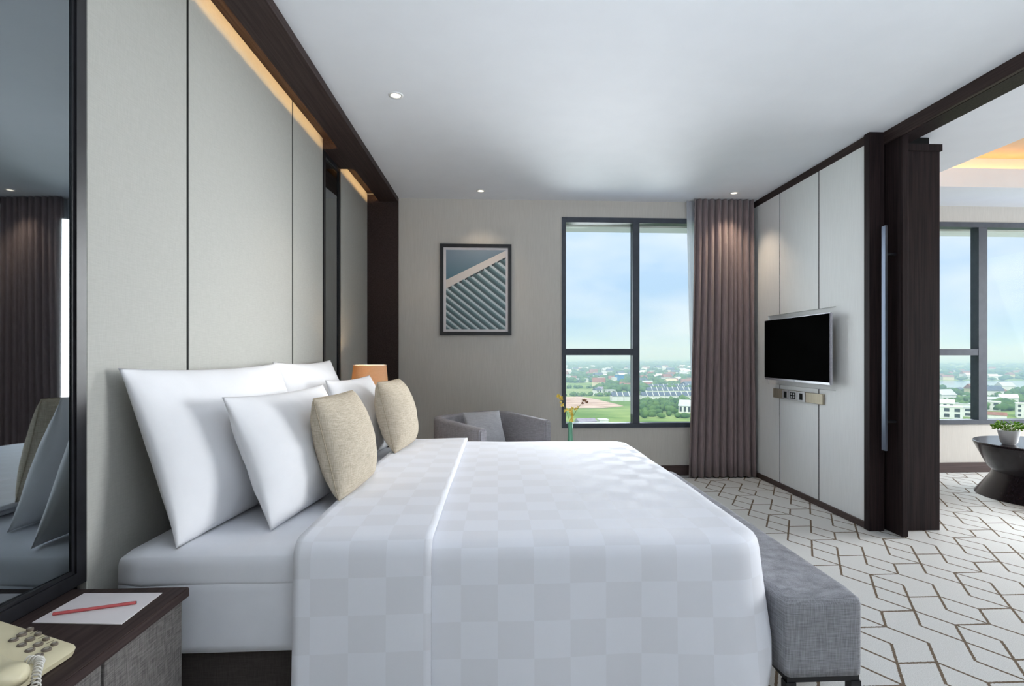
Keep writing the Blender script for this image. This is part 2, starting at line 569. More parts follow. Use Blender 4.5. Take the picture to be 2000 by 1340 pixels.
# dark wood portal: soffit with two lit slots, end post
bm = bmesh.new()
ZB = 2.655
XS = -1.13
# lip and body of the soffit
bx(bm, -1.10, -0.952, YB, D - 0.035, ZB, ZC + 0.06)
bx(bm, XS, -1.10, YB, D - 0.035, ZB, ZB + 0.018)
for (a, b_) in ((1.283, 1.697), (3.926, 4.340)):
    bx(bm, -1.27, XS, a, b_, ZB, ZB + 0.0775)
bx(bm, -1.272, -1.10, YB, D - 0.035, ZB + 0.078, ZC + 0.10)
bx(bm, -1.272, -0.952, D - 0.035, D - 0.001, 0, ZC + 0.02)
trim2 = struct(obj('trim_2', bm, M_woodh))
for (a, b_) in ((YB, 1.28), (1.70, 3.922), (4.344, D - 0.04)):
    bm = bmesh.new()
    bx(bm, -1.106, -1.1005, a, b_, ZB + 0.019, ZB + 0.028)
    o = obj('slot_light_strip', bm, M_led, trim2)
    o['label'] = 'warm light strip inside the soffit slot'

def mirror(y0, y1, z0, z1, label):
    r = root('wall_mirror', (XP, (y0 + y1) / 2, z0), label, 'mirror', 'mirrors flanking the headboard')
    h = (y1 - y0) / 2
    zt = z1 - z0
    fx0, fx1 = -0.03, 0.006
    fw = 0.038
    bm = bmesh.new()
    for (a, b_, c, d_) in ((-h, -h + fw, 0, zt), (h - fw, h, 0, zt), (-h + fw, h - fw, 0, fw), (-h + fw, h - fw, zt - 0.03, zt)):
        bx(bm, fx0, fx1, a, b_, c, d_)
    obj('frame', bm, M_black, r)
    bm = bmesh.new()
    for (a, b_, c, d_) in ((-h + fw, -h + fw + 0.010, fw, zt - 0.03), (h - fw - 0.010, h - fw, fw, zt - 0.03), (-h + fw + 0.01, h - fw - 0.01, fw, fw + 0.01)):
        bx(bm, fx0, fx1 - 0.006, a, b_, c, d_)
    obj('inner_bead', bm, M_black, r)
    bm = bmesh.new()
    gv = bx(bm, fx0, -0.004, -h + fw, h - fw, fw, zt - 0.03)
    for v in gv:
        if v.co.y < 0 and v.co.x > fx0 + 0.001:
            v.co.x -= 0.0118
    obj('glass', bm, M_mirror, r)
    return r
mirror(1.285, 1.695, 0.515, 2.65, 'dark tinted mirror in a black frame above the nightstand with the telephone')
mirror(3.928, 4.338, 0.515, 2.65, 'narrow dark tinted mirror strip in the headboard wall behind the table lamp')

# ------------------------------------------------------------------ television wall and sliding door
bm = bmesh.new()
bx(bm, XT + 0.022, 2.612, 3.60, D, 0, ZC)
bx(bm, 2.69, 3.0, 3.60, D, 0, 2.62)
bx(bm, 2.612, 2.69, 4.75, D, 0, ZC)
bx(bm, 2.69, 2.99, 3.62, D, 2.62, ZC)
wall_right = struct(obj('wall_right', bm, M_gap))
# niche behind the television: panels stop around it
NY0, NY1, NZ0, NZ1 = 3.945, 4.965, 0.922, 1.556
Zlo, Zhi = 0.046, 2.640
jt = [3.602, 4.161, 4.753, D - 0.001]
for a, b_ in zip(jt, jt[1:]):
    # L-shaped cells around the niche are cut in bands
    lo, hi = max(a, NY0), min(b_, NY1)
    bm = bmesh.new()
    z_b0, z_b1 = NZ0, NZ1
    bx(bm, XT, XT + 0.021, a + 0.007, b_ - 0.007, z_b1, Zhi)
    bx(bm, XT, XT + 0.021, a + 0.007, b_ - 0.007, Zlo, z_b0)
    if a < NY0:
        bx(bm, XT, XT + 0.021, a + 0.007, NY0, z_b0, z_b1)
    if b_ > NY1:
        bx(bm, XT, XT + 0.021, NY1, b_ - 0.007, z_b0, z_b1)
    obj('panel', bm, M_tvpanel, wall_right)
bm = bmesh.new()
bx(bm, XT + 0.014, XT + 0.0215, NY0, NY1, NZ0, NZ1)
o = obj('niche_backing', bm, M_tvpanel, wall_right)
for y in (4.161, 4.753):
    for z0, z1 in ((Zlo, NZ0), (NZ1, Zhi)):
        bm = bmesh.new()
        bx(bm, XT + 0.002, XT + 0.021, y - 0.0068, y + 0.0068, z0, z1)
        obj('joint_strip', bm, M_gap, wall_right)
bm = bmesh.new()
bx(bm, XT - 0.004, XT + 0.022, 3.60, D - 0.001, Zhi + 0.002, ZC - 0.001)
struct(obj('trim_3', bm, M_woodh))
bm = bmesh.new()
bx(bm, XT - 0.012, XT + 0.022, 3.60, D - 0.016, 0.001, 0.045)
struct(obj('baseboard_right', bm, M_base))
# jamb and casing of the sliding door
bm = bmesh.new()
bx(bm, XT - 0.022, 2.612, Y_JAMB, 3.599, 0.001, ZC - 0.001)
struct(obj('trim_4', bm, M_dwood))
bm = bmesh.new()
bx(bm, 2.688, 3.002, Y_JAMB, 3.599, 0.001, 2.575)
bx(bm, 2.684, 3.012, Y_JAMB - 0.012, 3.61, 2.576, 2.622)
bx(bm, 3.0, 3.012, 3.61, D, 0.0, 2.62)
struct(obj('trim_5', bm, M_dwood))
# leaf with a long bar handle
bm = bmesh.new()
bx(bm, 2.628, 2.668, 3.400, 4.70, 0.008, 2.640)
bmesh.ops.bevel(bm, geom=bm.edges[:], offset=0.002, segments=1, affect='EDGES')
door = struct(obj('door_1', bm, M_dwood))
M_handle = mat('bronze_bar_handle', (0.10, 0.12, 0.16), 0.32, 0.5, 0.85)
varied(M_handle, (0.09, 0.11, 0.15, 1), (0.12, 0.14, 0.18, 1), (90, 90, 2))
bm = bmesh.new()
bx(bm, 2.545, 2.562, 3.445, 3.482, 0.56, 2.045)
bmesh.ops.bevel(bm, geom=bm.edges[:], offset=0.002, segments=1, affect='EDGES')
hd = obj('handle', bm, M_handle, door)
for z in (0.752, 1.858):
    bm = bmesh.new()
    tube(bm, [(2.560, 3.463, z), (2.628, 3.463, z)], 0.011, 12)
    obj('handle_post', bm, M_black, hd)
# header of the sliding door: fascia, track slot, rear beam
bm = bmesh.new()
bx(bm, 2.608, 2.630, YB, Y_JAMB + 0.02, 2.622, ZC + 0.05)
struct(obj('trim_6', bm, M_woodh))
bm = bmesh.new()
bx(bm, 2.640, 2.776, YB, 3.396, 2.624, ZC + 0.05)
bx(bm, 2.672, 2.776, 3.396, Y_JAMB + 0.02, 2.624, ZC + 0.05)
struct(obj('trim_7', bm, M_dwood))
M_alu = mat('aluminium_track', (0.75, 0.76, 0.78), 0.5, 0.5, 0.0)
varied(M_alu, (0.72, 0.73, 0.75, 1), (0.78, 0.79, 0.81, 1), (60, 2, 60))
bm = bmesh.new()
bx(bm, 2.631, 2.639, YB, 3.39, 2.628, 2.645)
struct(obj('trim_8', bm, M_alu))

# ------------------------------------------------------------------ ceiling downlights
def downlight(x, y, label, power=9):
    r = root('ceiling_downlight', (x, y, ZC), label, 'ceiling light', 'recessed ceiling downlights')
    bm = bmesh.new()
    lathe(bm, [(0.043, 0.0), (0.043, -0.004), (0.030, -0.0055), (0.028, 0.0)], 28, cap=False)
    obj('ring', bm, M_chrome, r, smooth=True)
    bm = bmesh.new()
    lathe(bm, [(0.0285, -0.0005), (0.027, -0.002), (0.001, -0.003)], 24)
    obj('lens', bm, M_lampglow, r)
    l = light('downlight_lamp', 'SPOT', (x, y, ZC - 0.012), power, (1.0, 0.80, 0.58), (0, 0, 0), spot_size=math.radians(95), spot_blend=0.8, shadow_soft_size=0.03)
    return r
downlight(-0.59, 3.18, 'recessed downlight in the ceiling nearest the headboard soffit', 10)
downlight(-0.155, 5.0, 'recessed downlight in the ceiling above the framed picture', 6)
downlight(2.20, 4.95, 'recessed downlight in the ceiling above the brown curtain', 14)

# ------------------------------------------------------------------ bed
M_sheet = mat('white_cotton', (0.80, 0.80, 0.81), 0.75, 0.2, sheen=0.15)
varied(M_sheet, (0.775, 0.785, 0.83, 1), (0.80, 0.81, 0.855, 1), (9, 9, 9), 3, 0.25, 0.004)
M_bedbase = mat('brown_grey_bed_base', (0.06, 0.05, 0.045), 0.8, 0.2)
weave(M_bedbase, (0.045, 0.037, 0.034, 1), (0.065, 0.055, 0.050, 1), 500, 500, 0.2)
def checker_cotton():
    m = mat('checked_damask_cotton', (0.8, 0.8, 0.8), 0.6, 0.3, sheen=0.15)
    nt = m.node_tree
    b = nt.nodes['Principled BSDF']
    uv = nt.nodes.new('ShaderNodeUVMap')
    ck = nt.nodes.new('ShaderNodeTexChecker')
    ck.inputs['Scale'].default_value = 1.0 / 0.114
    ck.inputs['Color1'].default_value = (0.80, 0.81, 0.86, 1)
    ck.inputs['Color2'].default_value = (0.752, 0.757, 0.80, 1)
    nt.links.new(uv.outputs[0], ck.inputs['Vector'])
    nt.links.new(ck.outputs['Color'], b.inputs['Base Color'])
    rm = nt.nodes.new('ShaderNodeMapRange')
    rm.inputs['To Min'].default_value = 0.58
    rm.inputs['To Max'].default_value = 0.8
    nt.links.new(ck.outputs['Fac'], rm.inputs['Value'])
    nt.links.new(rm.outputs[0], b.inputs['Roughness'])
    rs_ = nt.nodes.new('ShaderNodeMapRange')
    rs_.inputs['To Min'].default_value = 0.35
    rs_.inputs['To Max'].default_value = 0.08
    nt.links.new(ck.outputs['Fac'], rs_.inputs['Value'])
    nt.links.new(rs_.outputs[0], b.inputs['Specular IOR Level'])
    n = nt.nodes.new('ShaderNodeTexNoise')
    n.inputs['Scale'].default_value = 7.0
    tc = nt.nodes.new('ShaderNodeTexCoord')
    nt.links.new(tc.outputs['Object'], n.inputs['Vector'])
    bn = nt.nodes.new('ShaderNodeBump')
    bn.inputs['Strength'].default_value = 0.1
    bn.inputs['Distance'].default_value = 0.008
    nt.links.new(n.outputs['Fac'], bn.inputs['Height'])
    nt.links.new(bn.outputs[0], b.inputs['Normal'])
    return m
M_duvet = checker_cotton()

BX0, BX1, BY0, BY1 = -1.185, 0.83, 1.735, 3.70
ZM = 0.582
bed = root('bed', ((BX0 + BX1) / 2, (BY0 + BY1) / 2, 0.0), 'king-size bed made up in white with a checked white duvet', 'bed')
BO = Vector(bed.location)
def local(bm, o=BO):
    bmesh.ops.translate(bm, verts=bm.verts, vec=-Vector(o))
    return bm
bm = bmesh.new()
bx(bm, BX0 + 0.01, BX1 - 0.02, BY0 + 0.03, BY1 - 0.03, 0.04, 0.268)
bmesh.ops.bevel(bm, geom=bm.edges[:], offset=0.008, segments=2, affect='EDGES')
obj('base', local(bm), M_bedbase, bed)
for sx in (BX0 + 0.1, BX1 - 0.1):
    for sy in (BY0 + 0.1, BY1 - 0.1):
        bm = bmesh.new()
        lathe(bm, [(0.025, 0.0), (0.03, 0.042)], 12, sx, sy)
        obj('leg', local(bm), M_black, bed)

def rounded_slab(x0, x1, y0, y1, z0, z1, r, rtop, nx=40, ny=40, puff=0.0, seed=0, amp=0.0):
    """soft mattress: superellipsoid-like block with rounded edges and slight unevenness"""
    bm = bmesh.new()
    bx(bm, x0, x1, y0, y1, z0, z1)
    bmesh.ops.subdivide_edges(bm, edges=[e for e in bm.edges if abs(e.verts[0].co.z - e.verts[1].co.z) < 1e-6], cuts=24, use_grid_fill=True)
    bmesh.ops.subdivide_edges(bm, edges=[e for e in bm.edges if abs(e.verts[0].co.z - e.verts[1].co.z) > 1e-6], cuts=8, use_grid_fill=True)
    for v in bm.verts:
        p = v.co
        c = Vector((min(max(p.x, x0 + r), x1 - r), min(max(p.y, y0 + r), y1 - r), min(max(p.z, z0 + r * 0.5), z1 - rtop)))
        d = p - c
        rad = Vector((r, r, rtop))
        if d.length > 1e-6 and sum(1 for a in d if abs(a) > 1e-6) > 1:
            m_ = max(abs(d.x) / r, abs(d.y) / r, abs(d.z) / rtop)
            n_ = math.sqrt((d.x / r) ** 2 + (d.y / r) ** 2 + (d.z / rtop) ** 2)
            v.co = c + d * (m_ / n_)
        if amp:
            q = noise.noise(Vector((p.x * 3 + seed, p.y * 3, p.z * 4)))
            v.co += Vector((0, 0, 1)) * amp * q + Vector((0, 1, 0)) * amp * 0.6 * noise.noise(Vector((p.x * 4, p.z * 6, seed + 5)))
    return bm
bm = rounded_slab(BX0, BX1, BY0, BY1, 0.262, ZM - 0.075, 0.03, 0.012, seed=3, amp=0.002)
obj('mattress', local(bm), M_sheet, bed, smooth=True)
bm = rounded_slab(BX0 + 0.0, BX1, BY0 - 0.002, BY1 + 0.002, ZM - 0.105, ZM, 0.035, 0.045, seed=9, amp=0.003)
obj('fitted_sheet_topper', local(bm), M_sheet, bed, smooth=True)

def drape(name, x0, x1, z_top, off, drop_side, drop_foot, rc, thick, parent, m, foot=True, nx=60, ny=56, seed=0.0, wave=0.012, edge_roll=True):
    """cloth over the mattress: top grid, rounded shoulders, hanging skirts; uv unrolled in metres"""
    y0, y1 = BY0 - off, BY1 + off
    rs = 0.055       # shoulder radius
    bm = bmesh.new()
    uvl = bm.loops.layers.uv.new('UVMap')
    uvs = {}
    def topz(x, y):
        q = noise.noise(Vector((x * 2.2 + seed, y * 2.2, seed))) * 0.006
        cx_ = (y - y0) / (y1 - y0)
        return z_top + q + 0.008 * math.sin(math.pi * cx_)
    xi1 = x1 - (rs if foot else 0.0)
    yi0, yi1 = y0 + rs, y1 - rs
    G = []
    for i in range(nx + 1):
        col = []
        for j in range(ny + 1):
            x = x0 + (xi1 - x0) * i / nx
            y = yi0 + (yi1 - yi0) * j / ny
            px, py = x, y
            if foot and rc > 0:
                cxx = xi1 - rc
                for cyy, sg in ((yi0 + rc, -1), (yi1 - rc, 1)):
                    dx, dy = x - cxx, (y - cyy) * sg
                    if dx > 0 and dy > 0:
                        L_ = math.hypot(dx, dy)
                        k = max(dx, dy) / L_
                        px, py = cxx + dx * k, cyy + dy * k * sg
            v = bm.verts.new((px, py, topz(px, py)))
            uvs[v] = (x, y)
            col.append(v)
        G.append(col)
    for i in range(nx):
        for j in range(ny):
            bm.faces.new((G[i][j], G[i + 1][j], G[i + 1][j + 1], G[i][j + 1]))
    path = [G[i][0] for i in range(nx + 1)]
    kinds = ['near'] * (nx + 1)
    if foot:
        path += [G[nx][j] for j in range(1, ny + 1)]
        kinds += ['foot'] * (ny)
        path += [G[i][ny] for i in range(nx - 1, -1, -1)]
        kinds += ['far'] * nx
        segs = [(path, kinds)]
    else:
        segs = [(path, kinds), ([G[i][ny] for i in range(nx, -1, -1)], ['far'] * (nx + 1))]
    steps = [0.25, 0.5, 0.75, 1.0] + [1.0 + k for k in range(1, 13)]
    for path, kinds in segs:
        P_ = [v.co.copy() for v in path]
        N_ = []
        for k in range(len(P_)):
            a = P_[max(k - 1, 0)]; b = P_[min(k + 1, len(P_) - 1)]
            t = (b - a); t.z = 0
            n = Vector((t.y, -t.x, 0)).normalized()
            N_.append(n)
        prev = path
        arc = 0.0
        arcs = [0.0]
        for k in range(1, len(P_)):
            arc += (P_[k] - P_[k - 1]).length
            arcs.append(arc)
        for st in steps:
            cur = []
            for k, v0 in enumerate(path):
                n = N_[k]
                kf = max(0.0, n.x) if foot else 0.0
                drop = drop_side + (drop_foot - drop_side) * min(1.0, max(0.0, (kf - 0.55) / 0.45))
                if st <= 1.0:
                    th = st * math.pi / 2
                    h = rs * math.sin(th); dz = rs * (1 - math.cos(th)); s_ = rs * th
                else:
                    f = (st - 1) / 12.0
                    dz = rs + (drop - rs) * f
                    h = rs + 0.012 * f
                    w_ = math.sin(arcs[k] * 9.0 + seed) * 0.6 + noise.noise(Vector((arcs[k] * 5.5, seed, 0.3))) * 1.2
                    h += wave * w_ * f ** 1.3
                    if foot:
                        h += 0.020 * f * max(0.0, min(n.x, -n.y) * 1.4)
                    s_ = rs * math.pi / 2 + (drop - rs) * f
                p = P_[k] + n * h
                p.z = P_[k].z - dz
                nv = bm.verts.new(p)
                u0 = uvs[v0]
                if kinds[k] == 'near': uvs[nv] = (u0[0], u0[1] - s_)
                elif kinds[k] == 'far': uvs[nv] = (u0[0], u0[1] + s_)
                else: uvs[nv] = (u0[0] + s_, u0[1])
                cur.append(nv)
            for k in range(len(path) - 1):
                bm.faces.new((prev[k], prev[k + 1], cur[k + 1], cur[k]))
            prev = cur
    for f in bm.faces:
        for l in f.loops:
            l[uvl].uv = uvs[l.vert]
    local(bm)
    o = obj(name, bm, m, parent, smooth=True)
    md = o.modifiers.new('thickness', 'SOLIDIFY')
    md.thickness = thick
    md.offset = -1.0
    return o
duvet = drape('duvet', -0.60, 0.892, 0.604, 0.034, 0.50, 0.30, 0.085, 0.016, bed, M_duvet, seed=2.0)
flap = drape('turned_down_flap', -0.622, -0.205, 0.626, 0.050, 0.52, 0.0, 0.0, 0.014, bed, M_duvet, foot=False, nx=20, seed=2.0)
# soft hem roll along the folded edge
# ------------------------------------------------------------------ pillows
def pillow_bm(w, h, t, k=0.05, n=28, pw=0.42, seed=0.0, wr=0.004, cr=0.0):
    bm = bmesh.new()
    sides = []
    for sgn in (1, -1):
        g = []
        for i in range(n + 1):
            row = []
            for j in range(n + 1):
                u = -1 + 2 * i / n; v = -1 + 2 * j / n
                u = math.copysign(1 - (1 - abs(u)) ** 1.35, u); v = math.copysign(1 - (1 - abs(v)) ** 1.35, v)
                x = w / 2 * u * (1 - k * (1 - v * v) * 1.0)
                kb = k * (0.45 if v < 0 else 1.25)
                y = h / 2 * v * (1 - kb * (1 - u * u))
                q_ = 1 - cr * (u * v) ** 4
                x *= q_; y *= q_
                b = max(0.0, (1 - u * u) * (1 - v * v))
                z = sgn * t / 2 * b ** pw
                e = b ** 0.5
                z += sgn * e * wr * 2 * noise.noise(Vector((u * 2.5 + seed, v * 2.5, sgn * 3 + seed)))
                # soft tension creases from the corners
                z += sgn * e * wr * noise.noise(Vector(((u + v) * 5 + seed, (u - v) * 1.5, 7.0)))
                row.append((x, y, z))
            g.append(row)
        sides.append(g)
    V = {}
    def vert(s, i, j):
        edge = i in (0, n) or j in (0, n)
        key = (0 if edge else s, i, j)
        if key not in V:
            x, y, z = sides[s][i][j]
            V[key] = bm.verts.new((x, y, 0.0 if edge else z))
        return V[key]
    for s in (0, 1):
        for i in range(n):
            for j in range(n):
                q = [vert(s, i, j), vert(s, i + 1, j), vert(s, i + 1, j + 1), vert(s, i, j + 1)]
                bm.faces.new(q if s == 0 else q[::-1])
    ring = [sides[0][i][0] for i in range(n)] + [sides[0][n][j] for j in range(n)] + [sides[0][i][n] for i in range(n, 0, -1)] + [sides[0][0][j] for j in range(n, 0, -1)]
    return bm, [(a, b, 0.0) for a, b, c in ring]

def pillow(name, bx_, by_, bz_, w, h, t, lean, yaw, m, label, cat, group, seam=None, k=0.05, seed=0.0, pw=0.42, wr=0.004, cr=0.0):
    bm, ring = pillow_bm(w, h, t, k, seed=seed, pw=pw, wr=wr, cr=cr)
    a = math.radians(yaw); l = math.radians(lean)
    W = Vector((-math.sin(a), math.cos(a), 0)); N0 = Vector((math.cos(a), math.sin(a), 0)); Z = Vector((0, 0, 1))
    V = Z * math.cos(l) - N0 * math.sin(l)
    N = N0 * math.cos(l) + Z * math.sin(l)
    B = Vector((bx_, by_, bz_))
    R = Matrix((W, V, N)).transposed().to_4x4()
    if seam is None:
        bmesh.ops.translate(bm, verts=bm.verts, vec=(0, h / 2, 0))
        bmesh.ops.transform(bm, matrix=R, verts=bm.verts)
        o = obj(name, bm, m, None, smooth=True)
        o.location = B
        tag(o, label, cat, group)
        return o
    r = root(name, B, label, cat, group)
    bmesh.ops.translate(bm, verts=bm.verts, vec=(0, h / 2, 0))
    bmesh.ops.transform(bm, matrix=R, verts=bm.verts)
    obj('body', bm, m, r, smooth=True)
    bm = bmesh.new()
    tube(bm, [(p[0], p[1] + h / 2, p[2]) for p in ring], 0.0022, 6, closed=True)
    bmesh.ops.transform(bm, matrix=R, verts=bm.verts)
    obj('seam', bm, seam, r, smooth=True)
    return r

M_pcase = mat('white_pillowcase', (0.80, 0.80, 0.80), 0.8, 0.15, sheen=0.1)
varied(M_pcase, (0.79, 0.79, 0.81, 1), (0.82, 0.82, 0.84, 1), (7, 7, 7), 3, 0.25, 0.006)
M_beige = mat('beige_linen', (0.5, 0.43, 0.33), 0.9, 0.1)
weave(M_beige, (0.40, 0.345, 0.265, 1), (0.60, 0.53, 0.425, 1), 420, 420, 0.5)
M_seam = mat('beige_seam', (0.36, 0.30, 0.22), 0.9, 0.1)
varied(M_seam, (0.36, 0.30, 0.22, 1), (0.44, 0.38, 0.29, 1), (200, 200, 200))
ZP = ZM + 0.002
GW, GB = 'white bed pillows', 'beige scatter cushions'
pillow('bed_pillow', -0.962, 2.257, ZP, 0.99, 0.60, 0.24, 18.5, -6, M_pcase, 'large white pillow leaning on the headboard at the near side of the bed', 'pillow', GW, seed=1.0, wr=0.006, pw=0.58)
pillow('bed_pillow', -0.985, 3.345, ZP, 0.97, 0.60, 0.21, 17, 0, M_pcase, 'large white pillow against the headboard at the far side of the bed', 'pillow', GW, seed=4.0, wr=0.006, pw=0.58)
pillow('bed_pillow', -0.742, 2.326, ZP, 0.82, 0.495, 0.24, 20.5, -6, M_pcase, 'smaller white pillow between the near large pillow and the near beige cushion', 'pillow', GW, seed=8.0, wr=0.007, pw=0.60)
pillow('bed_pillow', -0.745, 3.40, ZP, 0.76, 0.50, 0.22, 20, -5, M_pcase, 'smaller white pillow just behind the far beige cushion', 'pillow', GW, seed=12.0, wr=0.007, pw=0.60)
pillow('scatter_cushion', -0.602, 2.378, 0.626, 0.515, 0.415, 0.20, 14, -2, M_beige, 'beige linen cushion nearest the camera, standing before the white pillows', 'cushion', GB, seam=M_seam, seed=15.0, k=0.03, cr=0.022, pw=0.48)
pillow('scatter_cushion', -0.560, 3.33, 0.634, 0.47, 0.42, 0.21, 14, -5, M_beige, 'beige linen cushion at the far side of the bed below the table lamp', 'cushion', GB, seam=M_seam, seed=19.0, k=0.03, cr=0.022, pw=0.48)

# ------------------------------------------------------------------ bench at the foot of the bed
M_greyfab = mat('grey_tweed', (0.2, 0.2, 0.2), 0.9, 0.1)
weave(M_greyfab, (0.21, 0.21, 0.225, 1), (0.36, 0.36, 0.385, 1), 330, 330, 0.5)
bench = root('bed_bench', (1.052, 2.65, 0.0), 'grey upholstered bench on black legs at the foot of the bed', 'bench')
bm = rounded_slab(-0.135, 0.130, -0.955, 0.955, 0.158, 0.418, 0.025, 0.03)
obj('upholstered_seat', bm, M_greyfab, bench, smooth=True)
bm = bmesh.new()
bx(bm, -0.12, 0.12, -0.945, -0.92, 0.138, 0.157)
bx(bm, -0.12, 0.12, 0.92, 0.945, 0.138, 0.157)
bx(bm, -0.12, -0.095, -0.92, 0.92, 0.138, 0.157)
bx(bm, 0.095, 0.12, -0.92, 0.92, 0.138, 0.157)
obj('frame', bm, M_black, bench)
for sx in (-0.108, 0.108):
    for sy in (-0.932, 0.932):
        bm = bmesh.new()
        bx(bm, sx - 0.0165, sx + 0.0165, sy - 0.0165, sy + 0.0165, 0.0, 0.138)
        obj('leg', bm, M_black, bench)

# ------------------------------------------------------------------ nightstands
M_drawer = mat('grey_woven_drawer_front', (0.13, 0.12, 0.11), 0.85, 0.15)
weave(M_drawer, (0.095, 0.088, 0.084, 1), (0.21, 0.195, 0.185, 1), 420, 420, 0.5)
ZN = 0.514
def nightstand(y0, y1, label):
    yc = (y0 + y1) / 2
    r = root('nightstand', (-1.07, yc, 0.0), label, 'nightstand', 'nightstands beside the bed')
    h = (y1 - y0) / 2
    X0, X1 = -1.236 + 1.07, -0.904 + 1.07
    bm = bmesh.new(); bx(bm, X0, X1, -h, h, ZN - 0.028, ZN)
    bmesh.ops.bevel(bm, geom=bm.edges[:], offset=0.0025, segments=2, affect='EDGES')
    obj('top', bm, M_woodh, r)
    bm = bmesh.new(); bx(bm, X0, X1 - 0.034, -h + 0.012, h - 0.012, 0.06, ZN - 0.0285)
    obj('body', bm, M_wood, r)
    bm = bmesh.new(); bx(bm, X0 + 0.01, X1 - 0.07, -h + 0.03, h - 0.03, 0.0, 0.0595)
    obj('plinth', bm, M_black, r)
    for a, b_ in ((-h + 0.014, -0.004), (0.006, h - 0.014)):
        bm = bmesh.new(); bx(bm, X1 - 0.033, X1 - 0.014, a, b_, 0.065, ZN - 0.034)
        bmesh.ops.bevel(bm, geom=bm.edges[:], offset=0.002, segments=1, affect='EDGES')
        obj('drawer_front', bm, M_drawer, r)
    return r
nightstand(0.98, 1.642, 'dark wood nightstand carrying the telephone, notepaper and pencil')
nightstand(3.86, 4.52, 'dark wood nightstand beyond the bed under the table lamp')

# notepaper and pencil
M_paper = mat('white_notepaper', (0.74, 0.70, 0.71), 0.8, 0.2)
varied(M_paper, (0.73, 0.69, 0.70, 1), (0.76, 0.72, 0.73, 1), (12, 12, 12))
bm = bmesh.new()
cs = [(-1.176, 1.606), (-0.956, 1.598), (-0.948, 1.418), (-1.180, 1.438)]
vb = [bm.verts.new((x, y, ZN + 0.0006)) for x, y in cs]
vt = [bm.verts.new((x, y, ZN + 0.0026)) for x, y in cs]
bm.faces.new(vt); bm.faces.new(vb[::-1])
for k in range(4):
    bm.faces.new((vb[k], vb[(k + 1) % 4], vt[(k + 1) % 4], vt[k]))
tag(obj('notepaper', bm, M_paper, origin=(-1.06, 1.51, ZN)), 'blank white notepaper lying on the near nightstand', 'paper')
M_pen = mat('red_pencil_paint', (0.55, 0.10, 0.10), 0.4, 0.4)
varied(M_pen, (0.52, 0.095, 0.10, 1), (0.60, 0.12, 0.12, 1), (40, 40, 40))
M_pinkt = mat('pencil_end', (0.06, 0.03, 0.03), 0.6, 0.3)
varied(M_pinkt, (0.05, 0.025, 0.025, 1), (0.07, 0.035, 0.035, 1), (90, 90, 90))
pa, pb = Vector((-1.156, 1.472, ZN + 0.0072)), Vector((-0.983, 1.528, ZN + 0.0072))
pen = root('pencil', (pa + pb) / 2, 'red pencil lying across the notepaper', 'pencil')
d = (pb - pa).normalized(); mid = (pa + pb) / 2
bm = bmesh.new(); tube(bm, [pa - mid, pb - mid], 0.0042, 6); obj('shaft', bm, M_pen, pen)
bm = bmesh.new(); tube(bm, [pb - mid - d * 0.0005, pb - mid + d * 0.0012], 0.0030, 10); obj('lead_end', bm, M_pinkt, pen)

# ------------------------------------------------------------------ telephone
M_cream = mat('cream_plastic', (0.62, 0.56, 0.38), 0.35, 0.45)
varied(M_cream, (0.60, 0.54, 0.365, 1), (0.64, 0.58, 0.395, 1), (10, 10, 10))
M_key = mat('grey_keys', (0.13, 0.10, 0.08), 0.45, 0.4)
varied(M_key, (0.12, 0.095, 0.075, 1), (0.16, 0.13, 0.10, 1), (50, 50, 50))
M_keytop = mat('key_legend', (0.36, 0.33, 0.28), 0.5, 0.3)
varied(M_keytop, (0.33, 0.30, 0.26, 1), (0.38, 0.35, 0.30, 1), (80, 80, 80))
M_mark = mat('printed_mark', (0.25, 0.22, 0.16), 0.6, 0.2)
varied(M_mark, (0.24, 0.21, 0.15, 1), (0.27, 0.24, 0.17, 1), (80, 80, 80))
M_coil = mat('white_coiled_cord', (0.62, 0.60, 0.55), 0.4, 0.4)
varied(M_coil, (0.60, 0.58, 0.53, 1), (0.65, 0.63, 0.58, 1), (80, 80, 80))
ph = root('telephone', (-0.9533, 1.2915, ZN), 'cream corded desk telephone with round grey keys on the near nightstand', 'telephone', rz=math.radians(-26))
def pz(x, y):                    # sloping top of the body (local: x<0 to the left, y<0 towards the camera)
    return 0.020 + 0.034 * min(1.0, max(0.0, -x / 0.24))
def plan(x, y):                  # wedge-shaped plan: far edge falls to the left, right edge runs out towards the camera
    v = -y / 0.185
    return (x * (1 - 0.10 * v) + 0.075 * v, y + 0.19 * x * (1 - v))
bm = bmesh.new()
nx_, ny_ = 14, 12
Lx, Ly = 0.255, 0.185
top = []
bot = []
for i in range(nx_ + 1):
    rt, rb = [], []
    for j in range(ny_ + 1):
        u, v = i / nx_, j / ny_
        x = -Lx * u
        y = -Ly * v
        # rounded plan corners
        rcn = 0.022
        cx_ = min(max(x, -Lx + rcn), -rcn); cy_ = min(max(y, -Ly + rcn), -rcn)
        dx, dy = x - cx_, y - cy_
        if abs(dx) > 1e-9 and abs(dy) > 1e-9:
            k = max(abs(dx), abs(dy)) / math.hypot(dx, dy)
            x, y = cx_ + dx * k, cy_ + dy * k
        e_ = min(u * Lx, (1 - u) * Lx, v * Ly, (1 - v) * Ly)
        zz = pz(x, y) - 0.006 * max(0.0, 1 - e_ / 0.014) ** 2
        X_, Y_ = plan(x, y)
        rt.append(bm.verts.new((X_, Y_, zz)))
        X_, Y_ = plan(x * 0.97 - 0.004, y * 0.96 - 0.003)
        rb.append(bm.verts.new((X_, Y_, 0.002)))
    top.append(rt); bot.append(rb)
for i in range(nx_):
    for j in range(ny_):
        bm.faces.new((top[i][j], top[i + 1][j], top[i + 1][j + 1], top[i][j + 1]))
        bm.faces.new((bot[i][j], bot[i][j + 1], bot[i + 1][j + 1], bot[i + 1][j]))
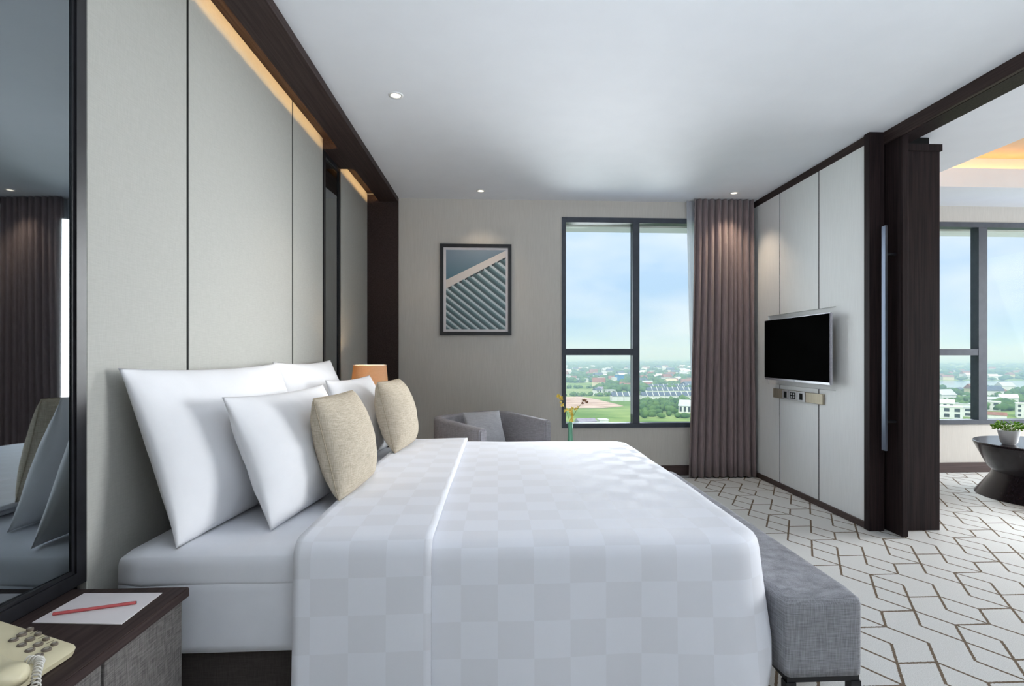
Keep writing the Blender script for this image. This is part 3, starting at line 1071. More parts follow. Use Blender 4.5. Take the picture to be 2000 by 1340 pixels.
for i in range(nx_):
    bm.faces.new((top[i][0], bot[i][0], bot[i + 1][0], top[i + 1][0]))
    bm.faces.new((top[i][ny_], top[i + 1][ny_], bot[i + 1][ny_], bot[i][ny_]))
for j in range(ny_):
    bm.faces.new((top[0][j], top[0][j + 1], bot[0][j + 1], bot[0][j]))
    bm.faces.new((top[nx_][j], bot[nx_][j], bot[nx_][j + 1], top[nx_][j + 1]))
body = obj('body', bm, M_cream, ph, smooth=True)
shade_auto(body, 50)
# keys: one row of four small keys, two rows of four larger ones
for rj, (ry, kr) in enumerate(((-0.033, 0.0070), (-0.0525, 0.0095), (-0.0722, 0.0095))):
    for ci in range(4):
        x = (-0.036, -0.0265, -0.016)[rj] - ci * 0.0328
        zk = pz(x, ry) + 0.002
        bm = bmesh.new()
        lathe(bm, [(kr, zk - 0.002), (kr, zk + 0.003), (kr * 0.85, zk + 0.0045)], 16, x, ry)
        k_ = obj('key', bm, M_key, body, smooth=False)
        bm = bmesh.new()
        lathe(bm, [(kr * 0.5, zk + 0.0046), (kr * 0.5, zk + 0.0050)], 12, x, ry)
        obj('key_legend', bm, M_keytop, body)
    if rj == 0:
        for ci in range(3):
            x = -0.0524 - ci * 0.0328
            bm = bmesh.new()
            zk = pz(x, ry) + 0.002
            bx(bm, x - 0.0008, x + 0.0008, ry - 0.007, ry + 0.007, zk - 0.001, zk + 0.0006)
            obj('divider_mark', bm, M_mark, body)
# handset on its cradle, long axis along the body
bm = bmesh.new()
prof = []
NS = 26
for i in range(NS + 1):
    u = i / NS
    x = 0.080 - 0.235 * u
    bulge = math.exp(-((u - 0.11) / 0.12) ** 2) + math.exp(-((u - 0.89) / 0.12) ** 2)
    endf = min(1.0, math.sin(math.pi * min(max(u, 0.004), 0.996)) * 4.0) ** 0.45
    hw = (0.023 + 0.006 * bulge) * endf
    zc = 0.040 + 0.014 * u - 0.004 * bulge
    hh = (0.011 + 0.011 * bulge) * endf
    prof.append((x, hw, zc, hh))
rings = []
n = 16
for (x, hw, zc, hh) in prof:
    rg = []
    for k in range(n):
        t = 2 * math.pi * k / n
        c_, s_ = math.cos(t), math.sin(t)
        sx = math.copysign(abs(c_) ** 0.6, c_); sz = math.copysign(abs(s_) ** 0.6, s_)
        rg.append(bm.verts.new((x, -0.152 + hw * 1.08 * sx, zc + hh * sz)))
    rings.append(rg)
for a, b_ in zip(rings, rings[1:]):
    for k in range(n):
        bm.faces.new((a[k], a[(k + 1) % n], b_[(k + 1) % n], b_[k]))
bm.faces.new(rings[0]); bm.faces.new(rings[-1][::-1])
obj('handset', bm, M_cream, ph, smooth=True)
# coiled cord from the handset's end hanging over the body's edge
bm = bmesh.new()
ctrl = [Vector((0.0, -0.098, 0.034)), Vector((0.022, -0.088, 0.033)), Vector((0.044, -0.100, 0.032)), Vector((0.074, -0.118, 0.026)), Vector((0.103, -0.134, 0.014)), Vector((0.118, -0.165, 0.010))]
def catmull(P, t):
    n_ = len(P) - 1
    i = min(int(t * n_), n_ - 1); f = t * n_ - i
    p0, p1, p2, p3 = P[max(i - 1, 0)], P[i], P[i + 1], P[min(i + 2, n_)]
    return 0.5 * ((2 * p1) + (p2 - p0) * f + (2 * p0 - 5 * p1 + 4 * p2 - p3) * f * f + (3 * p1 - p0 - 3 * p2 + p3) * f ** 3)
turns = 17
pts = []
for i in range(turns * 10 + 1):
    t = i / (turns * 10)
    c = catmull(ctrl, t); d_ = (catmull(ctrl, min(1, t + 0.01)) - catmull(ctrl, max(0, t - 0.01))).normalized()
    s_ = d_.cross(Vector((0, 0, 1))).normalized(); u_ = s_.cross(d_)
    a = 2 * math.pi * turns * t
    pts.append(c + s_ * 0.0072 * math.cos(a) + u_ * 0.0072 * math.sin(a))
tube(bm, pts, 0.0019, 6)
obj('coiled_cord', bm, M_coil, ph, smooth=True)

# ------------------------------------------------------------------ table lamp
M_shade = mat('tan_lamp_shade', (0.55, 0.38, 0.22), 0.8, 0.1)
weave(M_shade, (0.52, 0.41, 0.285, 1), (0.62, 0.50, 0.36, 1), 500, 500, 0.2)
_b = M_shade.node_tree.nodes['Principled BSDF']
_o = M_shade.node_tree.nodes['Material Output']
_t = M_shade.node_tree.nodes.new('ShaderNodeBsdfTranslucent')
_t.inputs['Color'].default_value = (0.80, 0.58, 0.36, 1)
_m = M_shade.node_tree.nodes.new('ShaderNodeMixShader')
_m.inputs[0].default_value = 0.30
M_shade.node_tree.links.new(_b.outputs[0], _m.inputs[1])
M_shade.node_tree.links.new(_t.outputs[0], _m.inputs[2])
M_shade.node_tree.links.new(_m.outputs[0], _o.inputs['Surface'])
M_brass = mat('dull_brass', (0.35, 0.26, 0.14), 0.35, 0.5, 0.9)
varied(M_brass, (0.32, 0.24, 0.13, 1), (0.38, 0.28, 0.15, 1), (30, 30, 30))
LX, LY = -0.975, 4.2
lamp = root('table_lamp', (LX, LY, ZN), 'table lamp with a tan fabric shade on the far nightstand', 'lamp')
bm = bmesh.new(); lathe(bm, [(0.075, 0.001), (0.075, 0.014), (0.02, 0.022), (0.011, 0.05), (0.011, 0.40)], 28); obj('base', bm, M_brass, lamp, smooth=True)
bm = bmesh.new()
lathe(bm, [(0.150, 0.315), (0.122, 0.600), (0.1195, 0.600), (0.1475, 0.315)], 48, cap=False)
rings_ = None
obj('shade', bm, M_shade, lamp, smooth=False)
shade_auto(bpy.data.objects['shade'], 60)
bm = bmesh.new()
tube(bm, [(0.1215 * math.cos(2 * math.pi * k / 40), 0.1215 * math.sin(2 * math.pi * k / 40), 0.600) for k in range(40)], 0.0022, 6, closed=True)
obj('shade_rim', bm, M_paper, lamp, smooth=True)
M_bulb = mat('warm_bulb', (1, 0.9, 0.7), 0.4, 0.2, emit=(1.0, 0.72, 0.42), emit_s=5.0)
bm = bmesh.new(); lathe(bm, [(0.010, 0.40), (0.028, 0.44), (0.030, 0.465), (0.018, 0.49), (0.002, 0.497)], 20); obj('bulb', bm, M_bulb, lamp, smooth=True)
light('table_lamp_light', 'POINT', (LX, LY, ZN + 0.53), 2.2, (1.0, 0.74, 0.46), shadow_soft_size=0.02)

# ------------------------------------------------------------------ tub armchair in the corner
M_chair = mat('lilac_grey_upholstery', (0.3, 0.29, 0.31), 0.9, 0.1)
weave(M_chair, (0.24, 0.23, 0.245, 1), (0.37, 0.355, 0.375, 1), 380, 380, 0.5)
CH = (-0.07, 4.36, 0.0)
chair = root('armchair', CH, 'lilac-grey upholstered tub armchair in the corner below the picture', 'armchair', rz=math.radians(-45))
# local: front = +x, arms at +-y
def tub():
    bm = bmesh.new()
    w, dback, dfront, rc, th = 0.36, -0.285, 0.32, 0.15, 0.078
    pts = [(dfront, -w)]
    for k in range(9):
        a = math.pi * 1.5 - (math.pi / 2) * k / 8
        pts.append((dback + rc + rc * math.cos(a), -w + rc + rc * math.sin(a)))
    for k in range(9):
        a = math.pi - (math.pi / 2) * k / 8
        pts.append((dback + rc + rc * math.cos(a), w - rc + rc * math.sin(a)))
    pts.append((dfront, w))
    n_ = len(pts)
    rings = []
    for i, (x, y) in enumerate(pts):
        a = pts[max(i - 1, 0)]; b_ = pts[min(i + 1, n_ - 1)]
        tx, ty = b_[0] - a[0], b_[1] - a[1]
        l_ = math.hypot(tx, ty); nx2, ny2 = ty / l_, -tx / l_      # outward normal: to the left of travel... fixed below
        cxo, cyo = x, y
        if (nx2 * (x - 0.1) + ny2 * y) < 0: nx2, ny2 = -nx2, -ny2
        zt = 0.705 - 0.045 * max(0.0, (x - dback) / (dfront - dback)) ** 1.5
        z0 = 0.13
        o_, r_ = th / 2, 0.018
        cs_ = [(-o_, z0), (o_ - 0.01, z0), (o_, z0 + 0.02), (o_, zt - r_), (o_ - r_ * 0.3, zt - r_ * 0.3), (o_ - r_, zt), (-o_ + r_, zt), (-o_ + r_ * 0.3, zt - r_ * 0.3), (-o_, zt - r_)]
        rings.append([bm.verts.new((x + nx2 * q, y + ny2 * q, z)) for q, z in cs_])
    m_ = len(rings[0])
    for a, b_ in zip(rings, rings[1:]):
        for k in range(m_):
            bm.faces.new((a[k], a[(k + 1) % m_], b_[(k + 1) % m_], b_[k]))
    bm.faces.new(rings[0]); bm.faces.new(rings[-1][::-1])
    ends = [e_ for e_ in bm.edges if all(v in rings[0] for v in e_.verts) or all(v in rings[-1] for v in e_.verts)]
    bmesh.ops.bevel(bm, geom=ends, offset=0.012, segments=2, affect='EDGES')
    return bm
o = obj('tub_back_and_arms', tub(), M_chair, chair); shade_auto(o, 45)
bm = rounded_slab(-0.235, 0.31, -0.318, 0.318, 0.30, 0.45, 0.03, 0.04); obj('seat_cushion', bm, M_chair, chair, smooth=True)
bm = bmesh.new(); bx(bm, -0.24, 0.295, -0.318, 0.318, 0.131, 0.30); obj('seat_base', bm, M_chair, chair)
for sx in (-0.2, 0.25):
    for sy in (-0.28, 0.28):
        bm = bmesh.new(); lathe(bm, [(0.012, 0.0), (0.02, 0.131)], 12, sx, sy); obj('leg', bm, M_wood, chair)
M_chcush = mat('pale_grey_cushion_cloth', (0.42, 0.42, 0.44), 0.9, 0.1)
weave(M_chcush, (0.37, 0.37, 0.39, 1), (0.48, 0.48, 0.50, 1), 400, 400, 0.4)
pillow('chair_cushion', -0.075, 4.365, 0.455, 0.34, 0.30, 0.11, 24, -60, M_chcush, 'small pale grey cushion propped inside the tub armchair', 'cushion', None, seam=M_chcush, seed=31.0, k=0.05)

# ------------------------------------------------------------------ side table, vase and orchids
st = root('side_table', (0.575, 4.32, 0.0), 'small round dark side table under the green vase', 'table')
bm = bmesh.new(); lathe(bm, [(0.117, 0.425), (0.12, 0.43), (0.12, 0.445), (0.117, 0.45)], 40); obj('top', bm, M_wood, st, smooth=False)
bm = bmesh.new(); lathe(bm, [(0.018, 0.016), (0.018, 0.425)], 16); obj('pole', bm, M_black, st, smooth=False)
bm = bmesh.new(); lathe(bm, [(0.10, 0.0), (0.10, 0.01), (0.03, 0.016)], 32); obj('foot', bm, M_black, st, smooth=False)
M_vase = mat('green_glass', (0.10, 0.42, 0.22), 0.12, 0.5)
varied(M_vase, (0.12, 0.42, 0.24, 1), (0.22, 0.55, 0.36, 1), (60, 60, 4))
_b = M_vase.node_tree.nodes['Principled BSDF']
_b.inputs['Transmission Weight'].default_value = 0.35
vase = root('flower_vase', (0.578, 4.3, 0.45), 'slim green glass vase by the window corner', 'vase')
bm = bmesh.new(); lathe(bm, [(0.024, 0.001), (0.026, 0.01), (0.019, 0.09), (0.017, 0.14), (0.023, 0.205), (0.0205, 0.205), (0.014, 0.14), (0.016, 0.09), (0.02, 0.012)], 24); obj('glass_body', bm, M_vase, vase, smooth=True)
M_stem = mat('orchid_stem', (0.16, 0.22, 0.05), 0.6, 0.3)
varied(M_stem, (0.13, 0.19, 0.04, 1), (0.20, 0.25, 0.07, 1), (60, 60, 60))
M_petal = mat('yellow_petals', (0.75, 0.55, 0.08), 0.6, 0.2)
varied(M_petal, (0.62, 0.42, 0.05, 1), (0.85, 0.68, 0.18, 1), (70, 70, 70))
M_dpetal = mat('brown_petals', (0.22, 0.10, 0.05), 0.6, 0.2)
varied(M_dpetal, (0.18, 0.08, 0.05, 1), (0.30, 0.15, 0.07, 1), (70, 70, 70))
fl = root('orchid_spray', (0.578, 4.3, 0.47), 'sprays of small yellow orchids in the green vase', 'flowers')
def blossom(c, r, m, seed):
    rnd = random.Random(seed)
    bm = bmesh.new()
    ax = Vector((rnd.uniform(-1, 1), -1.2, rnd.uniform(-0.4, 0.6))).normalized()
    s_ = ax.cross(Vector((0, 0, 1))).normalized(); u_ = s_.cross(ax)
    for k in range(5):
        a = 2 * math.pi * k / 5 + rnd.uniform(-0.2, 0.2)
        d_ = s_ * math.cos(a) + u_ * math.sin(a); t_ = ax.cross(d_)
        rr = r * rnd.uniform(0.8, 1.15)
        p = [c, c + d_ * rr * 0.5 + t_ * rr * 0.32 + ax * rr * 0.10, c + d_ * rr + ax * rr * 0.25, c + d_ * rr * 0.5 - t_ * rr * 0.32 + ax * rr * 0.10]
        v = [bm.verts.new(q) for q in p] + [bm.verts.new(q - ax * 0.0012) for q in p]
        bm.faces.new(v[:4]); bm.faces.new(v[4:][::-1])
        for q in range(4):
            bm.faces.new((v[q], v[4 + q], v[4 + (q + 1) % 4], v[(q + 1) % 4]))
    bmesh.ops.create_icosphere(bm, subdivisions=1, radius=r * 0.22, matrix=Matrix.Translation(c + ax * r * 0.15))
    return bm
sprays = [
    [(0, 0, 0.0), (-0.004, 0.0, 0.17), (-0.03, 0, 0.27), (-0.075, 0, 0.36), (-0.09, -0.01, 0.405)],
    [(0.003, 0, 0.0), (0.004, 0.0, 0.17), (0.012, -0.01, 0.24), (0.016, -0.02, 0.30)],
    [(0, 0.004, 0.0), (0.006, 0.0, 0.18), (0.05, 0, 0.28), (0.10, 0, 0.345), (0.118, 0, 0.36)],
]
seedc = 0
for si, S_ in enumerate(sprays):
    P_ = [Vector(p) for p in S_]
    bm = bmesh.new(); tube(bm, [catmull(P_, t / 14) for t in range(15)], 0.0018, 6)
    stem_o = obj('stem', bm, M_stem, fl, smooth=True)
    t0 = 0.5
    nb = (8, 8, 6)[si]
    for k in range(nb):
        t = t0 + (1 - t0) * k / (nb - 1)
        seedc += 1
        rnd = random.Random(seedc)
        c = catmull(P_, t) + Vector((rnd.uniform(-0.016, 0.016), rnd.uniform(-0.02, 0.0), rnd.uniform(-0.012, 0.012)))
        mm = M_dpetal if (si == 2 and k > 1) else M_petal
        obj('blossom', blossom(c, rnd.uniform(0.014, 0.022) * (0.75 if si == 2 else 1.0), mm, seedc), mm, stem_o)

# ------------------------------------------------------------------ curtains
M_curt = mat('mauve_brown_curtain', (0.13, 0.095, 0.09), 0.85, 0.1, sheen=0.25)
varied(M_curt, (0.205, 0.155, 0.158, 1), (0.265, 0.205, 0.208, 1), (200, 200, 12), 3, 0.1)
def curtain(name, xt0, xt1, xb0, xb1, yc, zt, zb, folds, amp, m, seed, th=0.004, nu=220, nv=14):
    bm = bmesh.new()
    rnd = random.Random(seed)
    ph_ = [rnd.uniform(0.6, 1.5) for _ in range(folds + 2)]
    cum = [0]
    for p in ph_: cum.append(cum[-1] + p)
    tot = cum[folds]
    g = []
    for j in range(nv + 1):
        v = j / nv
        z = zt + (zb - zt) * v
        e_ = v ** 1.4
        xa = xt0 + (xb0 - xt0) * e_; xb = xt1 + (xb1 - xt1) * e_
        row = []
        for i in range(nu + 1):
            u = i / nu
            s_ = u * tot
            k = max(q for q in range(len(cum)) if cum[q] <= s_ + 1e-9)
            k = min(k, folds - 1)
            f = (s_ - cum[k]) / ph_[k]
            a = 2 * math.pi * f
            A = amp * (0.65 + 0.35 * ph_[k]) * (0.75 + 0.25 * v)
            # deep, slightly pinched pleats
            y = yc - A * (math.cos(a) + 0.22 * math.cos(2 * a + ph_[k])) + 0.006 * noise.noise(Vector((u * 9, v * 2.5, seed)))
            x = xa + (xb - xa) * u + 0.35 * A * math.sin(a) + 0.004 * noise.noise(Vector((u * 14, v * 3, seed + 4)))
            row.append(bm.verts.new((x, y, z)))
        g.append(row)
    for j in range(nv):
        for i in range(nu):
            bm.faces.new((g[j][i], g[j][i + 1], g[j + 1][i + 1], g[j + 1][i]))
    o = obj(name, bm, m, None, smooth=True, origin=((xb0 + xb1) / 2, yc, zb))
    md = o.modifiers.new('thickness', 'SOLIDIFY'); md.thickness = th; md.offset = 0
    return o
c_ = curtain('window_curtain', 1.895, 2.475, 1.835, 2.495, 5.165, 2.695, 0.012, 10, 0.033, M_curt, 5)
tag(c_, 'full-length mauve-brown pleated curtain drawn to the right of the window', 'curtain')
M_sheer = bpy.data.materials.new('white_sheer_voile')
M_sheer.use_nodes = True
_nt = M_sheer.node_tree; _nt.nodes.clear()
_out = _nt.nodes.new('ShaderNodeOutputMaterial'); _mx = _nt.nodes.new('ShaderNodeMixShader'); _mx2 = _nt.nodes.new('ShaderNodeMixShader')
_tr = _nt.nodes.new('ShaderNodeBsdfTransparent'); _di = _nt.nodes.new('ShaderNodeBsdfDiffuse'); _tl = _nt.nodes.new('ShaderNodeBsdfTranslucent')
_di.inputs['Color'].default_value = (0.85, 0.86, 0.9, 1); _tl.inputs['Color'].default_value = (0.85, 0.87, 0.92, 1)
_nz = _nt.nodes.new('ShaderNodeTexNoise'); _nz.inputs['Scale'].default_value = 60
_rg = _nt.nodes.new('ShaderNodeMapRange'); _rg.inputs['To Min'].default_value = 0.25; _rg.inputs['To Max'].default_value = 0.4
_nt.links.new(_nz.outputs['Fac'], _rg.inputs['Value']); _nt.links.new(_rg.outputs[0], _mx2.inputs[0])
_mx.inputs[0].default_value = 0.5
_nt.links.new(_di.outputs[0], _mx.inputs[1]); _nt.links.new(_tl.outputs[0], _mx.inputs[2])
_nt.links.new(_mx.outputs[0], _mx2.inputs[1]); _nt.links.new(_tr.outputs[0], _mx2.inputs[2])
_nt.links.new(_mx2.outputs[0], _out.inputs[0])
c_ = curtain('sheer_curtain', 1.845, 2.30, 1.93, 2.36, 5.232, 2.695, 0.02, 9, 0.011, M_sheer, 9, th=0.0015, nu=120)
tag(c_, 'white sheer curtain showing as a strip beside the brown curtain', 'curtain')

# ------------------------------------------------------------------ framed picture
PX0, PX1, PZ0, PZ1 = -0.554, 0.134, 1.381, 2.261
pic = root('framed_picture', ((PX0 + PX1) / 2, D - 0.001, PZ0), 'black-framed architectural photograph of a slatted roof on the taupe wall', 'picture')
W_, H_ = PX1 - PX0, PZ1 - PZ0
fb = 0.033
bm = bmesh.new()
for (a, b_, c, d_) in ((-W_ / 2, -W_ / 2 + fb, 0, H_), (W_ / 2 - fb, W_ / 2, 0, H_), (-W_ / 2 + fb, W_ / 2 - fb, 0, fb), (-W_ / 2 + fb, W_ / 2 - fb, H_ - fb, H_)):
    bx(bm, a, b_, -0.03, -0.001, c, d_)
obj('frame', bm, M_black, pic)
bm = bmesh.new(); bx(bm, -W_ / 2 + fb, W_ / 2 - fb, -0.014, -0.002, fb, H_ - fb); obj('mount', bm, M_paper, pic)
def print_mat():
    m = mat('roof_photo_print', (0.5, 0.5, 0.5), 0.3, 0.4)
    nt = m.node_tree; L = nt.links; b = nt.nodes['Principled BSDF']
    def mth(op, a, c=None):
        n_ = nt.nodes.new('ShaderNodeMath'); n_.operation = op
        for k, v in enumerate((a, c)):
            if v is None: continue
            if isinstance(v, (int, float)): n_.inputs[k].default_value = v
            else: L.new(v, n_.inputs[k])
        return n_.outputs[0]
    tc = nt.nodes.new('ShaderNodeTexCoord'); sp = nt.nodes.new('ShaderNodeSeparateXYZ')
    L.new(tc.outputs['Object'], sp.inputs[0])
    w, h = W_ - 2 * (fb + 0.024), H_ - 2 * (fb + 0.024)
    u = mth('ADD', mth('DIVIDE', sp.outputs['X'], w), 0.5)                       # 0..1 left-right
    v = mth('DIVIDE', mth('SUBTRACT', sp.outputs['Z'], fb + 0.024), h)           # 0..1 bottom-top
    # fascia: upper edge from (0,.625) to (1,.995); lower edge from (0,.515) to (1,.915)
    up = mth('SUBTRACT', v, mth('ADD', mth('MULTIPLY', u, 0.375), 0.622))
    lo = mth('SUBTRACT', v, mth('ADD', mth('MULTIPLY', u, 0.402), 0.512))
    sky = mth('GREATER_THAN', up, 0.0)
    fas = mth('GREATER_THAN', lo, 0.0)
    # slats fan: coordinate along the fascia edge; lines run down to the right
    q = mth('ADD', v, mth('MULTIPLY', u, 0.60))
    q2 = mth('ADD', q, mth('MULTIPLY', mth('MULTIPLY', q, q), -0.10))
    fr = mth('FRACT', mth('MULTIPLY', q2, 11.5))
    cr = nt.nodes.new('ShaderNodeValToRGB'); L.new(fr, cr.inputs[0])
    els = cr.color_ramp.elements
    els[0].position = 0.0; els[0].color = (0.05, 0.09, 0.10, 1)
    els[1].position = 1.0; els[1].color = (0.05, 0.09, 0.10, 1)
    for p, c in ((0.42, (0.16, 0.25, 0.27, 1)), (0.50, (0.50, 0.58, 0.60, 1)), (0.74, (0.58, 0.64, 0.66, 1)), (0.80, (0.10, 0.13, 0.14, 1))):
        e_ = els.new(p); e_.color = c
    skyr = nt.nodes.new('ShaderNodeValToRGB'); L.new(v, skyr.inputs[0])
    skyr.color_ramp.elements[0].position = 0.6; skyr.color_ramp.elements[0].color = (0.07, 0.16, 0.21, 1)
    skyr.color_ramp.elements[1].position = 1.0; skyr.color_ramp.elements[1].color = (0.22, 0.28, 0.34, 1)
    # dark undercut just below the fascia
    und = mth('GREATER_THAN', lo, -0.022)
    m0 = nt.nodes.new('ShaderNodeMixRGB'); m0.inputs[2].default_value = (0.05, 0.055, 0.06, 1)
    L.new(mth('MULTIPLY', und, mth('GREATER_THAN', mth('FRACT', mth('MULTIPLY', u, 11.0)), 0.45)), m0.inputs[0]); L.new(cr.outputs[0], m0.inputs[1])
    m1 = nt.nodes.new('ShaderNodeMixRGB'); m1.inputs[2].default_value = (0.68, 0.62, 0.58, 1)
    L.new(fas, m1.inputs[0]); L.new(m0.outputs[0], m1.inputs[1])
    m2 = nt.nodes.new('ShaderNodeMixRGB')
    L.new(sky, m2.inputs[0]); L.new(m1.outputs[0], m2.inputs[1]); L.new(skyr.outputs[0], m2.inputs[2])
    L.new(m2.outputs[0], b.inputs['Base Color'])
    return m
bm = bmesh.new(); bx(bm, -W_ / 2 + fb + 0.024, W_ / 2 - fb - 0.024, -0.0155, -0.0145, fb + 0.024, H_ - fb - 0.024)
obj('print', bm, print_mat(), pic)

# ------------------------------------------------------------------ television
M_tvb = mat('black_glass_screen', (0.003, 0.003, 0.003), 0.5, 0.0)
varied(M_tvb, (0.0025, 0.0025, 0.0025, 1), (0.0035, 0.0035, 0.0035, 1), (5, 5, 5))
M_bez = mat('brushed_silver_bezel', (0.50, 0.49, 0.53), 0.35, 0.5, 0.8)
varied(M_bez, (0.46, 0.45, 0.50, 1), (0.54, 0.53, 0.57, 1), (90, 3, 90))
TYc = (3.879 + 4.855) / 2
tv = root('television', (2.44, TYc, 0.969), 'flat black television with a silver bezel on the white panel wall', 'television')
hw_, ht_ = (4.855 - 3.879) / 2, 0.536
bm = bmesh.new(); bx(bm, 0.004, 0.026, -hw_, hw_, 0, ht_); bmesh.ops.bevel(bm, geom=bm.edges[:], offset=0.004, segments=2, affect='EDGES')
obj('casing', bm, M_bez, tv)
bm = bmesh.new(); bx(bm, 0.0, 0.0038, -hw_ + 0.006, hw_ - 0.003, 0.018, ht_ - 0.005); obj('screen', bm, M_tvb, tv)
bm = bmesh.new(); bx(bm, 0.0, 0.0039, -0.012, 0.012, 0.006, 0.011); obj('maker_badge', bm, M_black, tv)
bm = bmesh.new(); bx(bm, 0.0262, 0.088, -0.16, 0.16, 0.12, 0.42); obj('wall_bracket', bm, M_black, tv)

# socket panel beneath
M_brushed = mat('champagne_metal_strip', (0.42, 0.36, 0.27), 0.4, 0.5, 0.5)
varied(M_brushed, (0.39, 0.335, 0.25, 1), (0.46, 0.40, 0.31, 1), (100, 100, 4))
sk = root('socket_panel', (XT, (4.081 + 4.834) / 2, 0.805), 'champagne metal strip with sockets below the television', 'socket panel')
h2 = (4.834 - 4.081) / 2
bm = bmesh.new(); bx(bm, -0.020, -0.001, -h2, h2, 0, 0.082); bmesh.ops.bevel(bm, geom=bm.edges[:], offset=0.002, segments=1, affect='EDGES')
obj('strip', bm, M_brushed, sk)
M_plate = mat('silver_faceplate', (0.55, 0.54, 0.56), 0.35, 0.5, 0.6)
varied(M_plate, (0.52, 0.51, 0.53, 1), (0.58, 0.57, 0.59, 1), (60, 60, 60))
for yc_, wpl, hole in ((0.155, 0.105, 0.045), (0.035, 0.125, 0.085), (-0.090, 0.112, 0.045)):
    bm = bmesh.new(); bx(bm, -0.026, -0.0201, yc_ - wpl / 2, yc_ + wpl / 2, 0.002, 0.080)
    pl = obj('faceplate', bm, M_plate, sk)
    bm = bmesh.new(); bx(bm, -0.0275, -0.0262, yc_ - hole / 2, yc_ + hole / 2, 0.014, 0.068)
    obj('socket', bm, M_gap, pl)
    if hole > 0.06:
        for a in (-0.018, 0.018):
            for z_ in (0.028, 0.054):
                bm = bmesh.new(); bx(bm, -0.029, -0.0276, yc_ + a - 0.010, yc_ + a + 0.010, z_ - 0.008, z_ + 0.008)
                obj('socket_insert', bm, M_plate, pl)

# ------------------------------------------------------------------ living room: drum table and plant
M_espr = mat('espresso_lacquer', (0.016, 0.011, 0.014), 0.22, 0.5)
varied(M_espr, (0.013, 0.009, 0.012, 1), (0.020, 0.014, 0.017, 1), (60, 60, 3))
TXc, TYc2 = 4.54, 4.29
tb = root('drum_table', (TXc, TYc2, 0.0), 'dark waisted drum table in the living room by the window', 'table')
bm = bmesh.new(); lathe(bm, [(0.44, 0.434), (0.465, 0.436), (0.465, 0.447), (0.46, 0.452)], 64); obj('top', bm, M_espr, tb)
bm = bmesh.new(); lathe(bm, [(0.462, 0.4335), (0.37, 0.24), (0.335, 0.205)], 64); obj('upper_drum', bm, M_espr, tb, smooth=False)
shade_auto(bpy.data.objects['upper_drum'], 30)
bm = bmesh.new(); lathe(bm, [(0.335, 0.2045), (0.35, 0.16), (0.455, 0.004), (0.455, 0.0)], 64); obj('lower_drum', bm, M_espr, tb)
shade_auto(bpy.data.objects['lower_drum'], 30)
M_pot = mat('white_ceramic', (0.62, 0.63, 0.65), 0.35, 0.4)
varied(M_pot, (0.60, 0.61, 0.63, 1), (0.65, 0.66, 0.68, 1), (15, 15, 15))
M_soil = mat('potting_soil', (0.04, 0.03, 0.02), 0.9, 0.1)
varied(M_soil, (0.03, 0.022, 0.015, 1), (0.06, 0.045, 0.03, 1), (90, 90, 90))
M_leaf = mat('fresh_green_leaf', (0.15, 0.30, 0.04), 0.7, 0.08)
varied(M_leaf, (0.07, 0.20, 0.02, 1), (0.24, 0.40, 0.05, 1), (40, 40, 40))
PLX, PLY = 4.225, 4.285
plant = root('potted_plant', (PLX, PLY, 0.452), 'small bushy green plant in a white pot on the drum table', 'plant')
bm = bmesh.new(); lathe(bm, [(0.045, 0.001), (0.048, 0.012), (0.056, 0.016), (0.074, 0.108), (0.076, 0.115), (0.070, 0.115), (0.066, 0.095), (0.002, 0.094)], 32, cap=False); obj('pot', bm, M_pot, plant, smooth=False)
shade_auto(bpy.data.objects['pot'], 35)
bm = bmesh.new(); lathe(bm, [(0.066, 0.096), (0.064, 0.100), (0.002, 0.102)], 24); obj('soil', bm, M_soil, plant)
bm = bmesh.new()
rnd = random.Random(3)
for k in range(420):
    a = rnd.uniform(0, 2 * math.pi); el = rnd.uniform(0.05, 1.0)
    rr = 0.105 * math.sqrt(rnd.uniform(0.2, 1.0))
    c = Vector((rr * math.cos(a), rr * math.sin(a), 0.118 + 0.075 * math.sqrt(max(0, 1 - (rr / 0.112) ** 2)) * el))
    d_ = (Vector((math.cos(a), math.sin(a), rnd.uniform(0.2, 1.2)))).normalized()
    s_ = d_.cross(Vector((rnd.uniform(-1, 1), rnd.uniform(-1, 1), 1))).normalized()
    l_ = rnd.uniform(0.014, 0.024); w = l_ * 0.38
    n_ = d_.cross(s_)
    p = [c, c + d_ * l_ * 0.5 + s_ * w + n_ * 0.002, c + d_ * l_, c + d_ * l_ * 0.5 - s_ * w + n_ * 0.002]
    v = [bm.verts.new(q) for q in p]
    bm.faces.new((v[0], v[1], v[2])); bm.faces.new((v[0], v[2], v[3]))
fo = obj('foliage', bm, M_leaf, plant)
fo['kind'] = 'stuff'
bm = bmesh.new()
for k in range(14):
    a = 2 * math.pi * k / 14
    tube(bm, [(0.02 * math.cos(a), 0.02 * math.sin(a), 0.10), (0.05 * math.cos(a), 0.05 * math.sin(a), 0.135), (0.075 * math.cos(a), 0.075 * math.sin(a), 0.15)], 0.0015, 5)
obj('stems', bm, M_stem, plant)

